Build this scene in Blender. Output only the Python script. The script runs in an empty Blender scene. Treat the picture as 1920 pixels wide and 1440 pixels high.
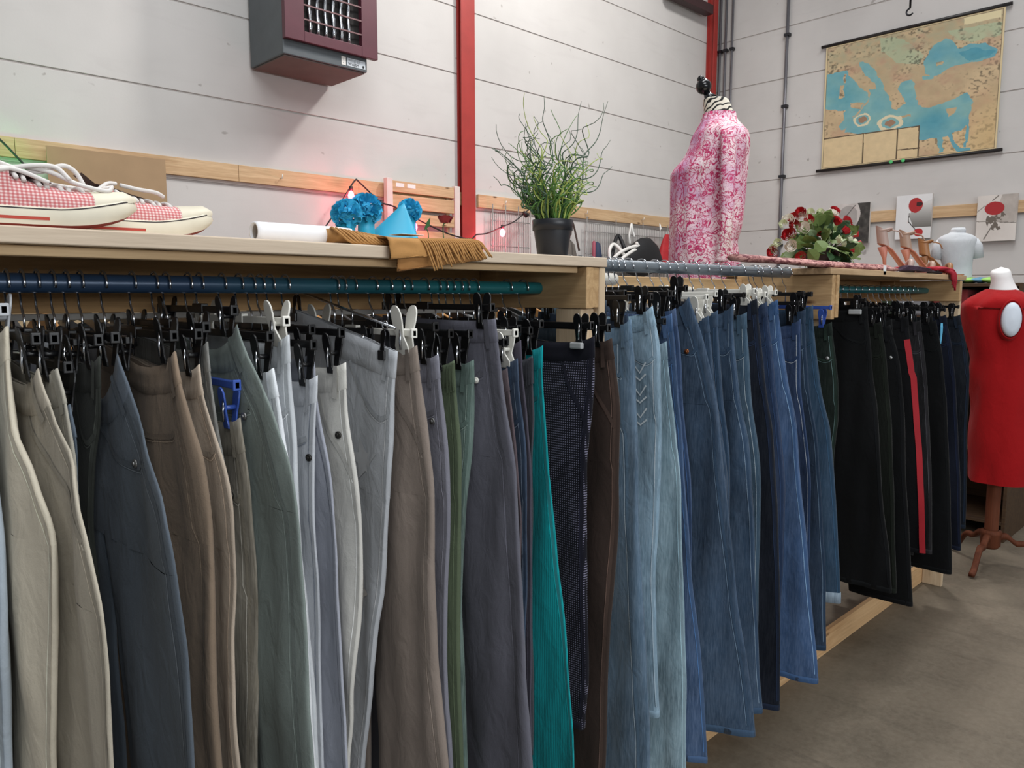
import bpy, bmesh, math, random
import numpy as np
from mathutils import Vector, Matrix, noise
rnd = random.Random(7)
sc = bpy.context.scene
COL = sc.collection
PI = math.pi

# ---------------------------------------------------------------- camera (levels read from the photo's vanishing points)
FPX = 1441.0; EYE = 1.45
PITCH = math.atan((720-555)/FPX)
YAW = math.atan((2450-960)/(FPX/math.cos(PITCH)))
F = np.array([math.cos(YAW)*math.cos(PITCH), math.sin(YAW)*math.cos(PITCH), -math.sin(PITCH)])
R = np.array([math.sin(YAW), -math.cos(YAW), 0.0])
U = np.cross(R, F)
C0 = np.array([0, 0, EYE])
cam = bpy.data.objects.new('camera', bpy.data.cameras.new('camera'))
COL.objects.link(cam)
cam.data.sensor_width = 36; cam.data.lens = 36*FPX/1920; cam.data.clip_start = 0.02
M = Matrix(((R[0], U[0], -F[0], 0), (R[1], U[1], -F[1], 0), (R[2], U[2], -F[2], EYE), (0, 0, 0, 1)))
cam.matrix_world = M
sc.camera = cam
sc.view_settings.view_transform = 'Standard'; sc.view_settings.look = 'None'
sc.view_settings.gamma = 1; sc.view_settings.use_curve_mapping = False
sc.view_settings.exposure = 0.02

# ---------------------------------------------------------------- daylight, hall lights and an added front fill
w = bpy.data.worlds.new('world'); sc.world = w; w.use_nodes = True
w.node_tree.nodes['Background'].inputs[0].default_value = (0.97, 0.985, 1.0, 1)
w.node_tree.nodes['Background'].inputs[1].default_value = 0.24
def area(name, loc, target, sx, sy, power, col=(1, 1, 1)):
    d = bpy.data.lights.new(name, 'AREA'); d.shape = 'RECTANGLE'; d.size = sx; d.size_y = sy
    d.energy = power; d.color = col
    o = bpy.data.objects.new(name, d); COL.objects.link(o)
    o.location = loc
    o.rotation_euler = (Vector(target)-Vector(loc)).to_track_quat('-Z', 'Y').to_euler()
    return o
area('skylight', (3.2, 1.0, 6.6), (3.2, 1.6, 0), 7.0, 1.2, 215, (0.97, 0.99, 1.0))
area('hall_lamp', (5.6, 2.4, 6.0), (2.2, 5.1, 2.4), 0.45, 0.45, 135, (1.0, 0.97, 0.93))
area('roof_light', (0.2, -1.6, 5.2), (1.4, 1.3, 1.0), 3.2, 1.4, 110, (0.95, 0.98, 1.0))
area('added_front_fill', (0.4, -5.0, 2.3), (1.7, 1.3, 1.35), 5.0, 1.4, 165, (0.93, 0.97, 1.0))  # added soft fill from behind the camera, low enough to brighten beneath the shelf

def at(px, py, Y=None, X=None, Z=None):
    d = F*FPX + R*(px-960) + U*(720-py)
    if Y is not None: k = Y/d[1]
    elif X is not None: k = X/d[0]
    else: k = (Z-EYE)/d[2]
    return C0 + d*k
def atd(px, py, depth):
    d = F*FPX + R*(px-960) + U*(720-py)
    return C0 + d*(depth/FPX)

# ---------------------------------------------------------------- helpers
def lin(h):
    if isinstance(h, str):
        h = h.lstrip('#'); h = [int(h[i:i+2], 16)/255 for i in (0, 2, 4)]
    return tuple((c/12.92 if c <= 0.04045 else ((c+0.055)/1.055)**2.4) for c in h)
class MB:
    def __init__(s): s.v = []; s.f = []
    def box(s, x0, x1, y0, y1, z0, z1, jit=0):
        b = len(s.v)
        for z in (z0, z1):
            for x, y in ((x0, y0), (x1, y0), (x1, y1), (x0, y1)): s.v.append((x, y, z))
        for q in ((0, 3, 2, 1), (4, 5, 6, 7), (0, 1, 5, 4), (1, 2, 6, 5), (2, 3, 7, 6), (3, 0, 4, 7)): s.f.append(tuple(b+i for i in q))
        return s
    def loft(s, rings, closed=True, cap0=False, cap1=False):
        b = len(s.v); n = len(rings[0])
        for r in rings: s.v.extend([tuple(p) for p in r])
        for j in range(len(rings)-1):
            for i in range(n if closed else n-1):
                k = (i+1) % n
                s.f.append((b+j*n+i, b+j*n+k, b+(j+1)*n+k, b+(j+1)*n+i))
        if cap0: s.f.append(tuple(b+i for i in range(n))[::-1])
        if cap1: s.f.append(tuple(b+(len(rings)-1)*n+i for i in range(n)))
        return s
    def tube(s, pts, r, n=6, caps=True):
        pts = [Vector(p) for p in pts]; rings = []
        rr = r if hasattr(r, '__len__') else [r]*len(pts)
        up = Vector((0.13, 0.27, 0.95)).normalized(); prev = None
        for i, p in enumerate(pts):
            t = (pts[min(i+1, len(pts)-1)]-pts[max(i-1, 0)])
            if t.length < 1e-9: t = Vector((0, 0, 1))
            t.normalize()
            if prev is None:
                a = t.cross(up)
                if a.length < 0.1: a = t.cross(Vector((1, 0, 0)))
            else: a = prev - t*prev.dot(t)
            a.normalize(); prev = a; c = t.cross(a)
            rings.append([p + (a*math.cos(2*PI*k/n)+c*math.sin(2*PI*k/n))*rr[i] for k in range(n)])
        return s.loft(rings, True, caps, caps)
    def disc(s, c, nrm, r, h, n=14):
        nrm = Vector(nrm).normalized(); c = Vector(c)
        return s.tube([c, c+nrm*h*0.7, c+nrm*h], [r, r, r*0.8], n)
    def build(s, name, m, parent=None, smooth=True, bevel=0, sub=0):
        me = bpy.data.meshes.new(name)
        me.from_pydata([tuple(map(float, v)) for v in s.v], [], s.f)
        me.validate(); me.update()
        if m: me.materials.append(m)
        if smooth:
            me.polygons.foreach_set('use_smooth', [True]*len(me.polygons))
        o = bpy.data.objects.new(name, me); COL.objects.link(o)
        if parent: 
            o.parent = parent
            o.matrix_parent_inverse = parent.matrix_basis.inverted()
        if bevel:
            md = o.modifiers.new('b', 'BEVEL'); md.width = bevel; md.segments = 2; md.limit_method = 'ANGLE'
        if sub:
            md = o.modifiers.new('s', 'SUBSURF'); md.levels = sub; md.render_levels = sub
        return o
def box(name, m, parent, x0, x1, y0, y1, z0, z1, bevel=0.002):
    return MB().box(x0, x1, y0, y1, z0, z1).build(name, m, parent, smooth=False, bevel=bevel)
def empty(name, loc=(0, 0, 0)):
    o = bpy.data.objects.new(name, None); COL.objects.link(o); o.location = tuple(map(float, loc)); o.empty_display_size = 0.05
    return o
def tag(o, label=None, cat=None, group=None, kind=None):
    if label: o['label'] = label
    if cat: o['category'] = cat
    if group: o['group'] = group
    if kind: o['kind'] = kind
    return o
def spline(pts, n):
    pts = [np.array(p, float) for p in pts]; out = []
    P = [2*pts[0]-pts[1]]+pts+[2*pts[-1]-pts[-2]]
    for i in range(len(pts)-1):
        for k in range(n):
            t = k/n; a, b, c, d = P[i:i+4]
            out.append(0.5*((2*b)+(c-a)*t+(2*a-5*b+4*c-d)*t*t+(3*b-a-3*c+d)*t**3))
    out.append(pts[-1]); return out

# ---------------------------------------------------------------- materials
_mc = {}
def nodes(name):
    m = bpy.data.materials.new(name); m.use_nodes = True; nt = m.node_tree
    return m, nt, nt.nodes['Principled BSDF']
def N(nt, t, **kw):
    n = nt.nodes.new(t)
    for k, v in kw.items(): setattr(n, k, v)
    return n
def coords(nt, scale=(1, 1, 1), kind='Object', rot=(0, 0, 0)):
    tc = N(nt, 'ShaderNodeTexCoord'); mp = N(nt, 'ShaderNodeMapping')
    mp.inputs['Scale'].default_value = scale; mp.inputs['Rotation'].default_value = rot
    nt.links.new(tc.outputs[kind], mp.inputs[0]); return mp.outputs[0]
def tex(nt, vec, scale, detail=3, rough=0.55, dist=0):
    n = N(nt, 'ShaderNodeTexNoise'); n.inputs['Scale'].default_value = scale; n.inputs['Detail'].default_value = detail
    n.inputs['Roughness'].default_value = rough; n.inputs['Distortion'].default_value = dist
    nt.links.new(vec, n.inputs['Vector']); return n.outputs['Fac']
def ramp(nt, fac, stops):
    r = N(nt, 'ShaderNodeValToRGB'); cr = r.color_ramp
    while len(cr.elements) < len(stops): cr.elements.new(0.5)
    for e, (p, c) in zip(cr.elements, stops): e.position = p; e.color = (*c, 1)
    nt.links.new(fac, r.inputs[0]); return r.outputs[0]
def mix(nt, fac, a, b, mode='MIX'):
    n = N(nt, 'ShaderNodeMix', data_type='RGBA', blend_type=mode)
    for s, v in ((n.inputs[0], fac), (n.inputs[6], a), (n.inputs[7], b)):
        if hasattr(v, 'links'): nt.links.new(v, s)
        elif isinstance(v, (int, float)): s.default_value = v
        else: s.default_value = (*v, 1)
    return n.outputs[2]
def bump(nt, bs, h, strength=0.3, dist=0.002):
    b = N(nt, 'ShaderNodeBump'); b.inputs['Strength'].default_value = strength; b.inputs['Distance'].default_value = dist
    nt.links.new(h, b.inputs['Height']); nt.links.new(b.outputs[0], bs.inputs['Normal'])
def sc3(c, k): return tuple(min(1, x*k) for x in c)
def plain(name, col, rough=0.5, metal=0, spec=0.5, noise_amt=0.08, emis=None):
    key = ('p', name)
    if key in _mc: return _mc[key]
    m, nt, b = nodes(name); c = lin(col)
    v = coords(nt); f = tex(nt, v, 9, 4)
    o = ramp(nt, f, [(0.3, sc3(c, 1-noise_amt)), (0.7, sc3(c, 1+noise_amt))])
    nt.links.new(o, b.inputs['Base Color'])
    b.inputs['Roughness'].default_value = rough; b.inputs['Metallic'].default_value = metal
    b.inputs['Specular IOR Level'].default_value = spec
    if emis:
        b.inputs['Emission Color'].default_value = (*lin(emis[0]), 1); b.inputs['Emission Strength'].default_value = emis[1]
    _mc[key] = m; return m
def wood(name, c1, c2, axis=0, knots=True):
    m, nt, b = nodes(name)
    s = [14, 14, 14]; s[axis] = 0.9
    v = coords(nt, tuple(s)); v2 = coords(nt, (1, 1, 1))
    big = tex(nt, v2, 1.7, 2); g = tex(nt, v, 2.2, 5, 0.6, 1.2); fine = tex(nt, v, 9, 3, 0.7)
    a, bb = lin(c1), lin(c2)
    o = ramp(nt, g, [(0.3, a), (0.62, bb)])
    o = mix(nt, ramp(nt, fine, [(0.35, (0, 0, 0)), (0.7, (0.5, 0.5, 0.5))]), o, sc3(a, 0.8))
    o = mix(nt, ramp(nt, big, [(0.35, (0, 0, 0)), (0.75, (0.55,)*3)]), o, sc3(bb, 1.1))
    if knots:
        s2 = [5, 9, 9]; 
        vo = N(nt, 'ShaderNodeTexVoronoi'); vo.inputs['Scale'].default_value = 1.0; vo.inputs['Randomness'].default_value = 1
        s3 = [10, 10, 10]; s3[axis] = 3.3
        nt.links.new(coords(nt, tuple(s3)), vo.inputs['Vector'])
        k = ramp(nt, vo.outputs['Distance'], [(0.05, (1, 1, 1)), (0.12, (0, 0, 0))])
        o = mix(nt, k, o, lin('#5a3a24'))
    nt.links.new(o, b.inputs['Base Color']); b.inputs['Roughness'].default_value = 0.7
    b.inputs['Specular IOR Level'].default_value = 0.25
    bump(nt, b, fine, 0.25, 0.002)
    return m
def cloth(col, kind='twill', amt=0.10):
    key = ('c', col, kind)
    if key in _mc: return _mc[key]
    m, nt, b = nodes('fabric_'+kind); c = lin(col); g_ = sum(c)/3; c = tuple(x*0.86+g_*0.14 for x in c) if (max(c)-min(c) < .25 and kind != 'cord') else c
    v = coords(nt)
    big = tex(nt, v, 5, 4, 0.6)
    if kind == 'denim':
        vs = coords(nt, (300, 300, 18)); st = tex(nt, vs, 1, 3, 0.7)
        md = tex(nt, coords(nt, (22, 22, 4)), 1, 4, 0.65)
        g = sum(c)/3; gr = tuple(x*0.7+g*0.3 for x in c)
        o = ramp(nt, big, [(0.3, sc3(c, 0.36)), (0.72, sc3(c, 0.85))])
        o = mix(nt, ramp(nt, md, [(0.45, (0,)*3), (0.75, (0.4,)*3)]), o, tuple(min(1, x*1.2+0.006) for x in gr))
        o = mix(nt, ramp(nt, st, [(0.4, (0,)*3), (0.7, (0.45,)*3)]), o, tuple(min(1, x*1.35+0.010) for x in gr))
        hgt = st
    elif kind == 'cord':
        wv = N(nt, 'ShaderNodeTexWave', wave_type='BANDS', bands_direction='Y'); wv.inputs['Scale'].default_value = 70
        wv.inputs['Distortion'].default_value = 0.4; nt.links.new(v, wv.inputs['Vector'])
        o = ramp(nt, wv.outputs['Fac'], [(0.1, sc3(c, 0.78)), (0.6, sc3(c, 1.08))]); hgt = wv.outputs['Fac']
    elif kind == 'dots':
        vo = N(nt, 'ShaderNodeTexVoronoi'); vo.inputs['Randomness'].default_value = 0; vo.inputs['Scale'].default_value = 1
        nt.links.new(coords(nt, (0, 185, 185), rot=(0, 0, 0)), vo.inputs['Vector'])
        o = ramp(nt, vo.outputs['Distance'], [(0.18, lin('#7d7b90')), (0.28, c)]); hgt = vo.outputs['Distance']
    else:
        fi = tex(nt, coords(nt, (500, 500, 420)), 1, 2, 0.6)
        o = ramp(nt, big, [(0.3, sc3(c, 1-amt)), (0.7, sc3(c, 1+amt))])
        o = mix(nt, ramp(nt, fi, [(0.35, (0,)*3), (0.75, (0.25,)*3)]), o, sc3(c, 0.75)); hgt = fi
    nt.links.new(o, b.inputs['Base Color'])
    b.inputs['Roughness'].default_value = 0.85; b.inputs['Specular IOR Level'].default_value = 0.12
    b.inputs['Sheen Weight'].default_value = 0.06; b.inputs['Sheen Roughness'].default_value = 0.5
    wr = tex(nt, coords(nt, (26, 26, 14)), 1, 3, 0.5, 0.8)
    b1 = N(nt, 'ShaderNodeBump'); b1.inputs['Strength'].default_value = 0.28; b1.inputs['Distance'].default_value = 0.012
    nt.links.new(wr, b1.inputs['Height'])
    b2 = N(nt, 'ShaderNodeBump'); b2.inputs['Strength'].default_value = 0.35; b2.inputs['Distance'].default_value = 0.0008
    nt.links.new(hgt, b2.inputs['Height']); nt.links.new(b1.outputs[0], b2.inputs['Normal'])
    nt.links.new(b2.outputs[0], b.inputs['Normal'])
    _mc[key] = m; return m
def vcol_mat(name, rough=0.8):
    m, nt, b = nodes(name); a = N(nt, 'ShaderNodeAttribute'); a.attribute_name = 'Col'
    nt.links.new(a.outputs['Color'], b.inputs['Base Color']); b.inputs['Roughness'].default_value = rough
    return m
def wallmat():
    m, nt, b = nodes('painted_concrete_panel'); v = coords(nt)
    big = tex(nt, v, 0.9, 4, 0.6); sm = tex(nt, v, 60, 3, 0.7); st = tex(nt, coords(nt, (1.5, 1.5, 9)), 1, 4, 0.6, 1)
    sp = tex(nt, v, 14, 2, 0.3)
    o = ramp(nt, big, [(0.3, lin('#c3bfbc')), (0.7, lin('#d1cdca'))])
    o = mix(nt, ramp(nt, st, [(0.55, (0,)*3), (0.8, (0.25,)*3)]), o, lin('#b5aead'))
    o = mix(nt, ramp(nt, sp, [(0.76, (0,)*3), (0.8, (0.6,)*3)]), o, lin('#8d8580'))
    nt.links.new(o, b.inputs['Base Color']); b.inputs['Roughness'].default_value = 0.75
    bump(nt, b, sm, 0.15, 0.003); return m
def floormat():
    m, nt, b = nodes('worn_concrete'); v = coords(nt)
    big = tex(nt, v, 0.8, 5, 0.6, 0.6); md = tex(nt, v, 3.5, 5, 0.65, 0.8); fi = tex(nt, v, 45, 4, 0.7)
    st = tex(nt, coords(nt, (6, 0.9, 1), rot=(0, 0, 0.5)), 1, 4, 0.6, 1.5)
    o = ramp(nt, big, [(0.3, lin('#62594c')), (0.7, lin('#7c7162'))])
    o = mix(nt, ramp(nt, md, [(0.42, (0,)*3), (0.72, (0.65,)*3)]), o, lin('#4f473c'))
    o = mix(nt, ramp(nt, st, [(0.55, (0,)*3), (0.75, (0.5,)*3)]), o, lin('#3b342c'))
    o = mix(nt, ramp(nt, fi, [(0.35, (0,)*3), (0.75, (0.3,)*3)]), o, lin('#8f8677'))
    nt.links.new(o, b.inputs['Base Color']); b.inputs['Roughness'].default_value = 0.55
    b.inputs['Specular IOR Level'].default_value = 0.35
    bump(nt, b, fi, 0.12, 0.002); return m
WALLM = wallmat(); FLOORM = floormat()
PINE_X = wood('pine_board', '#a98a66', '#cdb18b', 0)
PINE_Y = wood('pine_crossbeam', '#a5835c', '#c8a77c', 1)
PINE_Z = wood('pine_post', '#bda384', '#d9c4a6', 2)
PALE_X = wood('pale_plank', '#b9a590', '#d2c1ac', 0, False)
LATH_X = wood('wall_lath', '#b4906a', '#d6b791', 0)
DARKB_X = wood('brown_beam', '#9c7a52', '#c9a273', 0)
CHROME = plain('chrome', '#c9ccd2', 0.16, 1)
BLACKP = plain('black_plastic', '#141416', 0.32)
WHITEP = plain('white_plastic', '#e4e2da', 0.35)
CLEARP = plain('grey_plastic', '#b5b9be', 0.25)
STEELD = plain('dark_steel', '#3a3a3e', 0.3, 0.9)

# ---------------------------------------------------------------- the hall
W, L = 5.1, 8.25
JZ = [0.0, 0.55, 1.1, 1.64, 2.19, 2.74, 3.29, 3.82, 4.36, 4.9, 5.45]
floor = box('floor', FLOORM, None, -1.6, L+0.2, -2.6, W+0.2, -0.08, 0, 0); tag(floor, kind='structure')
joint = plain('joint_shadow_gap', '#b9b3af', 0.9)
wl = box('wall_left', joint, None, -1.6, L, W+0.007, W+0.2, 0, JZ[-1], 0); tag(wl, kind='structure')
wb = box('wall_back', joint, None, L+0.007, L+0.2, -2.6, W+0.02, 0, JZ[-1], 0); tag(wb, kind='structure')
for j in range(len(JZ)-1):
    for x0, x1 in ((-1.6, 4.44), (4.455, L)):
        box('wall_panel', WALLM, wl, x0, x1, W, W+0.0068, JZ[j]+0.006, JZ[j+1]-0.006, 0.003)
    box('wall_panel', WALLM, wb, L, L+0.0068, -2.6, W, JZ[j]+0.006, JZ[j+1]-0.006, 0.003)
REDM = plain('red_painted_steel', '#a33631', 0.45)
def ibeam(name, x, y, w_, d, z1, label):
    t = empty(name, (x, y, 0))
    box('flange', REDM, t, x-w_/2, x+w_/2, y-d, y-d+0.012, 0, z1, 0.001)
    box('web', REDM, t, x-0.006, x+0.006, y-d+0.0125, y-0.0125, 0, z1, 0.001)
    box('flange', REDM, t, x-w_/2, x+w_/2, y-0.012, y, 0, z1, 0.001)
    tag(t, label, 'steel column'); return t
ibeam('steel_column', (at(865, 200, Y=W-0.06)[0]+at(891, 200, Y=W-0.06)[0])/2, W-0.002, 0.15, 0.06, 5.4, 'red painted steel column in front of the long wall by the slatted panel')
box_c = ibeam('steel_column', 8.15, W-0.002, 0.075, 0.10, 5.4, 'narrow red steel column in the far corner of the hall')
br = MB(); br.box(7.2, 8.0, W-0.15, W-0.05, 4.62, 4.72)
o = br.build('ceiling_brace', plain('dark_red_steel', '#3a2022', 0.5), None, False, 0.002); tag(o, 'dark red steel brace meeting the corner column at the top', 'steel beam')
# conduits on the back wall
GREYM = plain('galvanised_conduit', '#77757a', 0.4, 0.6)
def conduit(px, label, r=0.014):
    p0 = at(px, 200, X=L-0.03); y = p0[1]
    t = empty('conduit', (L-0.03, y, 0))
    MB().tube([(L-0.03, y, 0.0), (L-0.03, y, 5.4)], r, 8).build('pipe', GREYM, t)
    for z in np.arange(0.5, 5.4, 0.75):
        box('pipe_clip', STEELD, t, L-0.034-r, L-0.001, y-r*1.9, y+r*1.9, z, z+0.03, 0.002)
    tag(t, label, 'pipe')
conduit(1347, 'grey metal conduit on the back wall, the one nearest the corner column')
conduit(1357, 'grey metal conduit on the back wall, second from the corner column')
conduit(1369, 'grey metal conduit on the back wall, third from the corner column', 0.013)
conduit(1471, 'long grey metal conduit on the back wall, midway between corner and wall map', 0.017)
# wooden laths screwed to the walls
def lath(x0, x1, label):
    b0, b1 = 2.215, 2.325
    t = empty('wall_lath', (x0, W-0.03, b0)); x = x0
    while x < x1-0.2:
        e = min(x1, x+rnd.uniform(0.9, 1.5)); box('board', LATH_X, t, x, e-0.002, W-0.03, W-0.001, b0, b1, 0.002)
        MB().tube([(x+0.3, W-0.031, b0+0.05), (x+0.3, W-0.06, b0+0.05), (x+0.3, W-0.065, b0+0.075)], 0.004, 6).build('hook', WHITEP, t)
        x = e
    tag(t, label, 'wall batten')
lath(-1.0, 4.36, 'knotty pine batten along the long wall, left of the red column')
lath(4.53, 8.0, 'knotty pine batten along the long wall, right of the red column')
y0 = at(1900, 400, X=L)[1]-1.0; y1 = at(1525, 400, X=L)[1]
t = empty('wall_lath', (L-0.03, y0, 2.215))
for a, b in ((y0, 1.2), (1.203, 2.6), (2.603, y1)): box('board', wood('wall_lath_across', '#b4906a', '#d6b791', 1), t, L-0.03, L-0.001, a, b, 2.20, 2.31, 0.002)
tag(t, 'pine batten on the back wall running behind the poppy pictures', 'wall batten')

# ---------------------------------------------------------------- racks
YS, YR = 1.15, 1.305
RZ1, RZ2, RZ3 = 1.469, 1.531, 1.476
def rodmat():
    m, nt, b = nodes('teal_tube_painted_reflection'); v = coords(nt)
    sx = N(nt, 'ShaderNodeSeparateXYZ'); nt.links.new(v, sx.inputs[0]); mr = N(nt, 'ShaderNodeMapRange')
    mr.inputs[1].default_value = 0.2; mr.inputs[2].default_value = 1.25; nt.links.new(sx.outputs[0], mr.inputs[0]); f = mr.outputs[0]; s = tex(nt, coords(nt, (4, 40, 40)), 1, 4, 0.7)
    o = ramp(nt, f, [(0.3, lin('#2b3f58')), (0.85, lin('#1d6468'))])  # navy-to-teal ramp along the tube is a reflection painted into the colour
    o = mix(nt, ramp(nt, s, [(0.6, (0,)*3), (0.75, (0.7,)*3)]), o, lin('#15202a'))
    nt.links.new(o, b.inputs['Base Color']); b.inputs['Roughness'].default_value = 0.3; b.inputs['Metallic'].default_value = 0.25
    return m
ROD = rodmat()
GALV = plain('zinc_tube', '#8e979f', 0.35, 0.75)
KICK = wood('pine_kickboard', '#b98e62', '#dbb78a', 0)
def rod(name, m, par, x0, x1, z, r, y=YR):
    return MB().tube([(x0, y, z), (x0+0.002, y, z), (x1-0.002, y, z), (x1, y, z)], r, 24).build(name, m, par)
def post(par, x0, x1, y0_, y1_, z1, z0=0): return box('post', PINE_Z, par, x0, x1, y0_, y1_, z0, z1, 0.003)
XL = -0.9
r1 = empty('clothes_rack', (0.25, YS, 0))
for a, b, zz in ((YS, 1.30, 0.0), (1.303, 1.45, -0.001), (1.453, 1.60, 0.001)):
    box('shelf_board', PALE_X, r1, XL, 1.432, a, b, 1.517+zz, 1.539+zz, 0.002)
box('shelf_batten', PINE_X, r1, XL, 1.355, 1.175, 1.21, 1.5025, 1.5165)
box('crossbeam', PINE_Y, r1, 1.360, 1.384, YS+0.002, 1.519, 1.421, 1.516, 0.002)
box('crossbeam', PINE_Y, r1, 1.3845, 1.409, YS+0.006, 1.519, 1.423, 1.516, 0.002)
post(r1, 1.4095, 1.431, YS+0.004, 1.25, 1.5165)
post(r1, 1.362, 1.409, YS+0.02, 1.25, 1.4205)
post(r1, 1.4095, 1.431, 1.53, 1.60, 1.5165)
post(r1, XL, XL+0.05, YS+0.02, 1.25, 1.5165); post(r1, XL, XL+0.05, 1.53, 1.60, 1.5165)
box('crossbeam', PINE_Y, r1, XL+0.05, XL+0.08, YS+0.02, 1.519, 1.421, 1.516)
box('rear_beam', DARKB_X, r1, XL+0.05, 1.409, 1.5195, 1.545, 1.42, 1.5165)
box('rear_rail', plain('grey_weathered_board', '#8f8b86', 0.7), r1, XL+0.05, 1.409, 1.50, 1.519, 1.408, 1.4195)
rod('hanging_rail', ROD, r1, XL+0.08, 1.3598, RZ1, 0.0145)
box('kickboard', KICK, r1, XL, 1.431, 1.2505, 1.272, 0.0, 0.095)
tag(r1, 'pine clothes rack with a teal rail and shelf, nearest bay holding light trousers', 'clothes rack')
r2 = empty('clothes_rack', (2.0, YS, 0))
rod('hanging_rail', GALV, r2, 1.4315, 2.652, RZ2, 0.0165)
box('rear_beam', wood('pine_rear_beam', '#c19a6b', '#dcba8d', 0), r2, 1.4315, 2.679, 1.50, 1.522, 1.425, 1.512)
box('crossbeam', PINE_Y, r2, 2.68, 2.706, YS+0.004, 1.522, 1.368, 1.524)
box('crossbeam', PINE_Y, r2, 2.7065, 2.73, YS, 1.522, 1.374, 1.524)
post(r2, 2.7305, 2.75, YS+0.06, 1.25, 1.524); post(r2, 2.7305, 2.75, 1.53, 1.60, 1.524)
MB().tube([(1.4325, 1.42, 1.497), (1.80, 1.42, 1.499)], 0.017, 20).build('spare_tube', WHITEP, r2)
box('tube_bracket', STEELD, r2, 1.4315, 1.47, 1.40, 1.4995, 1.46, 1.4795)
box('kickboard', KICK, r2, 1.4315, 2.73, 1.2505, 1.272, 0.0, 0.095)
tag(r2, 'open pine clothes rack with a bare zinc rail, middle bay holding blue jeans', 'clothes rack')
r3 = empty('clothes_rack', (3.4, YS, 0))
for a, b, zz in ((YS, 1.30, 0.0), (1.303, 1.45, 0.001), (1.453, 1.60, -0.001)):
    box('shelf_board', wood('worn_plank', '#a88a68', '#c7a985', 0), r3, 2.655 if a == YS else 2.70, 4.175, a, b, 1.5255+zz, 1.5475+zz, 0.002)
box('crossbeam', PINE_Y, r3, 4.10, 4.128, YS+0.004, 1.519, 1.425, 1.5235)
post(r3, 4.1285, 4.155, YS+0.01, 1.25, 1.5235); post(r3, 4.1285, 4.155, 1.53, 1.60, 1.5235)
box('rear_beam', DARKB_X, r3, 2.7505, 4.128, 1.5195, 1.545, 1.42, 1.5235)
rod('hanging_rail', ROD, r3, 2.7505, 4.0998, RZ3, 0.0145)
box('kickboard', KICK, r3, 2.7305, 4.155, 1.2505, 1.272, 0.0, 0.095)
tag(r3, 'pine clothes rack with a shelf and teal rail, far bay holding black trousers', 'clothes rack')

# ---------------------------------------------------------------- hangers
def hook_pts(X, rz, rr, zb, tip=-35):
    R_ = rr+0.005; pts = []
    for k in range(13):
        a = math.radians(200 - k*(200-tip)/12)      # from the back, over the rail, down the front
        pts.append((X, YR+R_*math.cos(a), rz+R_*math.sin(a)))
    neck = [(X, YR+0.016, rz-0.03), (X, YR+0.002, rz-0.043), (X, YR, rz-0.052), (X, YR, zb)]
    # open tip at the back, throat at the front, then in to the stem
    return [Vector(p) for p in spline(pts+[(X, YR+0.012, rz-0.034)], 1)]+[Vector((X, YR, rz-0.05)), Vector((X, YR, zb))]
def plate(par, name, m, x, y, z0, z1, wd, th, tilt, rounded=True, wide=0):
    # a clip leg: lobed plate standing in the plane of the hanger, leaning by tilt in x
    h = z1-z0; rings = []
    prof = [(0, 0.8), (0.1, 0.85), (0.2, 0.72), (0.4, 0.74), (0.58, 0.9), (0.72, 1.0), (0.84, 0.97), (0.92, 0.8), (0.97, 0.55), (1.0, 0.25)]
    for t, k in prof:
        zz = z0+t*h; ww = wd*k
        if wide and t < 0.22: ww = wide
        if wide and abs(t-0.2) < 0.01: rings.append(None)
        xx = x+tilt*(t-0.3)*h
        q = th/2
        rings.append([(xx-q, y-ww/2, zz), (xx-q, y+ww/2, zz), (xx+q, y+ww/2, zz), (xx+q, y-ww/2, zz)])
        if rings[-2:-1] == [None]: rings.pop(-2)
    return MB().loft(rings, True, True, True).build(name, m, par, smooth=False, bevel=0.001)
def clip(par, m, X, y, ztop, size=1.0, white=False, pinch=0.006):
    z0 = ztop-0.020; z1 = z0+0.072*size
    c = empty('clip', (X, y, ztop)); c.parent = par; c.matrix_parent_inverse = par.matrix_basis.inverted()
    for sgn in (-1, 1):
        plate(c, 'clip_leg', m, X+sgn*(pinch+0.002), y, z0, z1, 0.024*size, 0.0032, sgn*(0.2 if white else 0.13), wide=0.038 if white else 0.0)
    MB().tube([(X-0.011, y-0.004, z0+0.05*size), (X-0.013, y-0.004, z0+0.028), (X-pinch-0.006, y-0.004, z0+0.012)], 0.0022, 6).build('spring', CHROME, c)
    MB().tube([(X-0.010, y, z0+0.036*size), (X+0.010, y, z0+0.036*size)], 0.004, 8).build('pivot', m, c)
    return c
def metal_clip(par, X, y, ztop):
    c = empty('clip', (X, y, ztop)); c.parent = par; c.matrix_parent_inverse = par.matrix_basis.inverted()
    for sgn in (-1, 1):
        plate(c, 'clip_leg', STEELD, X+sgn*0.006, y, ztop-0.005, ztop+0.032, 0.016, 0.0016, sgn*-0.1)
        box('rubber_pad', BLACKP, c, X+sgn*0.008-0.003, X+sgn*0.008+0.003, y-0.010, y+0.010, ztop-0.022, ztop-0.004, 0.002)
    ring = [(X, y+0.008*math.cos(a), ztop+0.040+0.008*math.sin(a)) for a in np.linspace(0, 2*PI, 13)]
    MB().tube(ring, 0.0018, 6, False).build('ring', CHROME, c)
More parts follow.
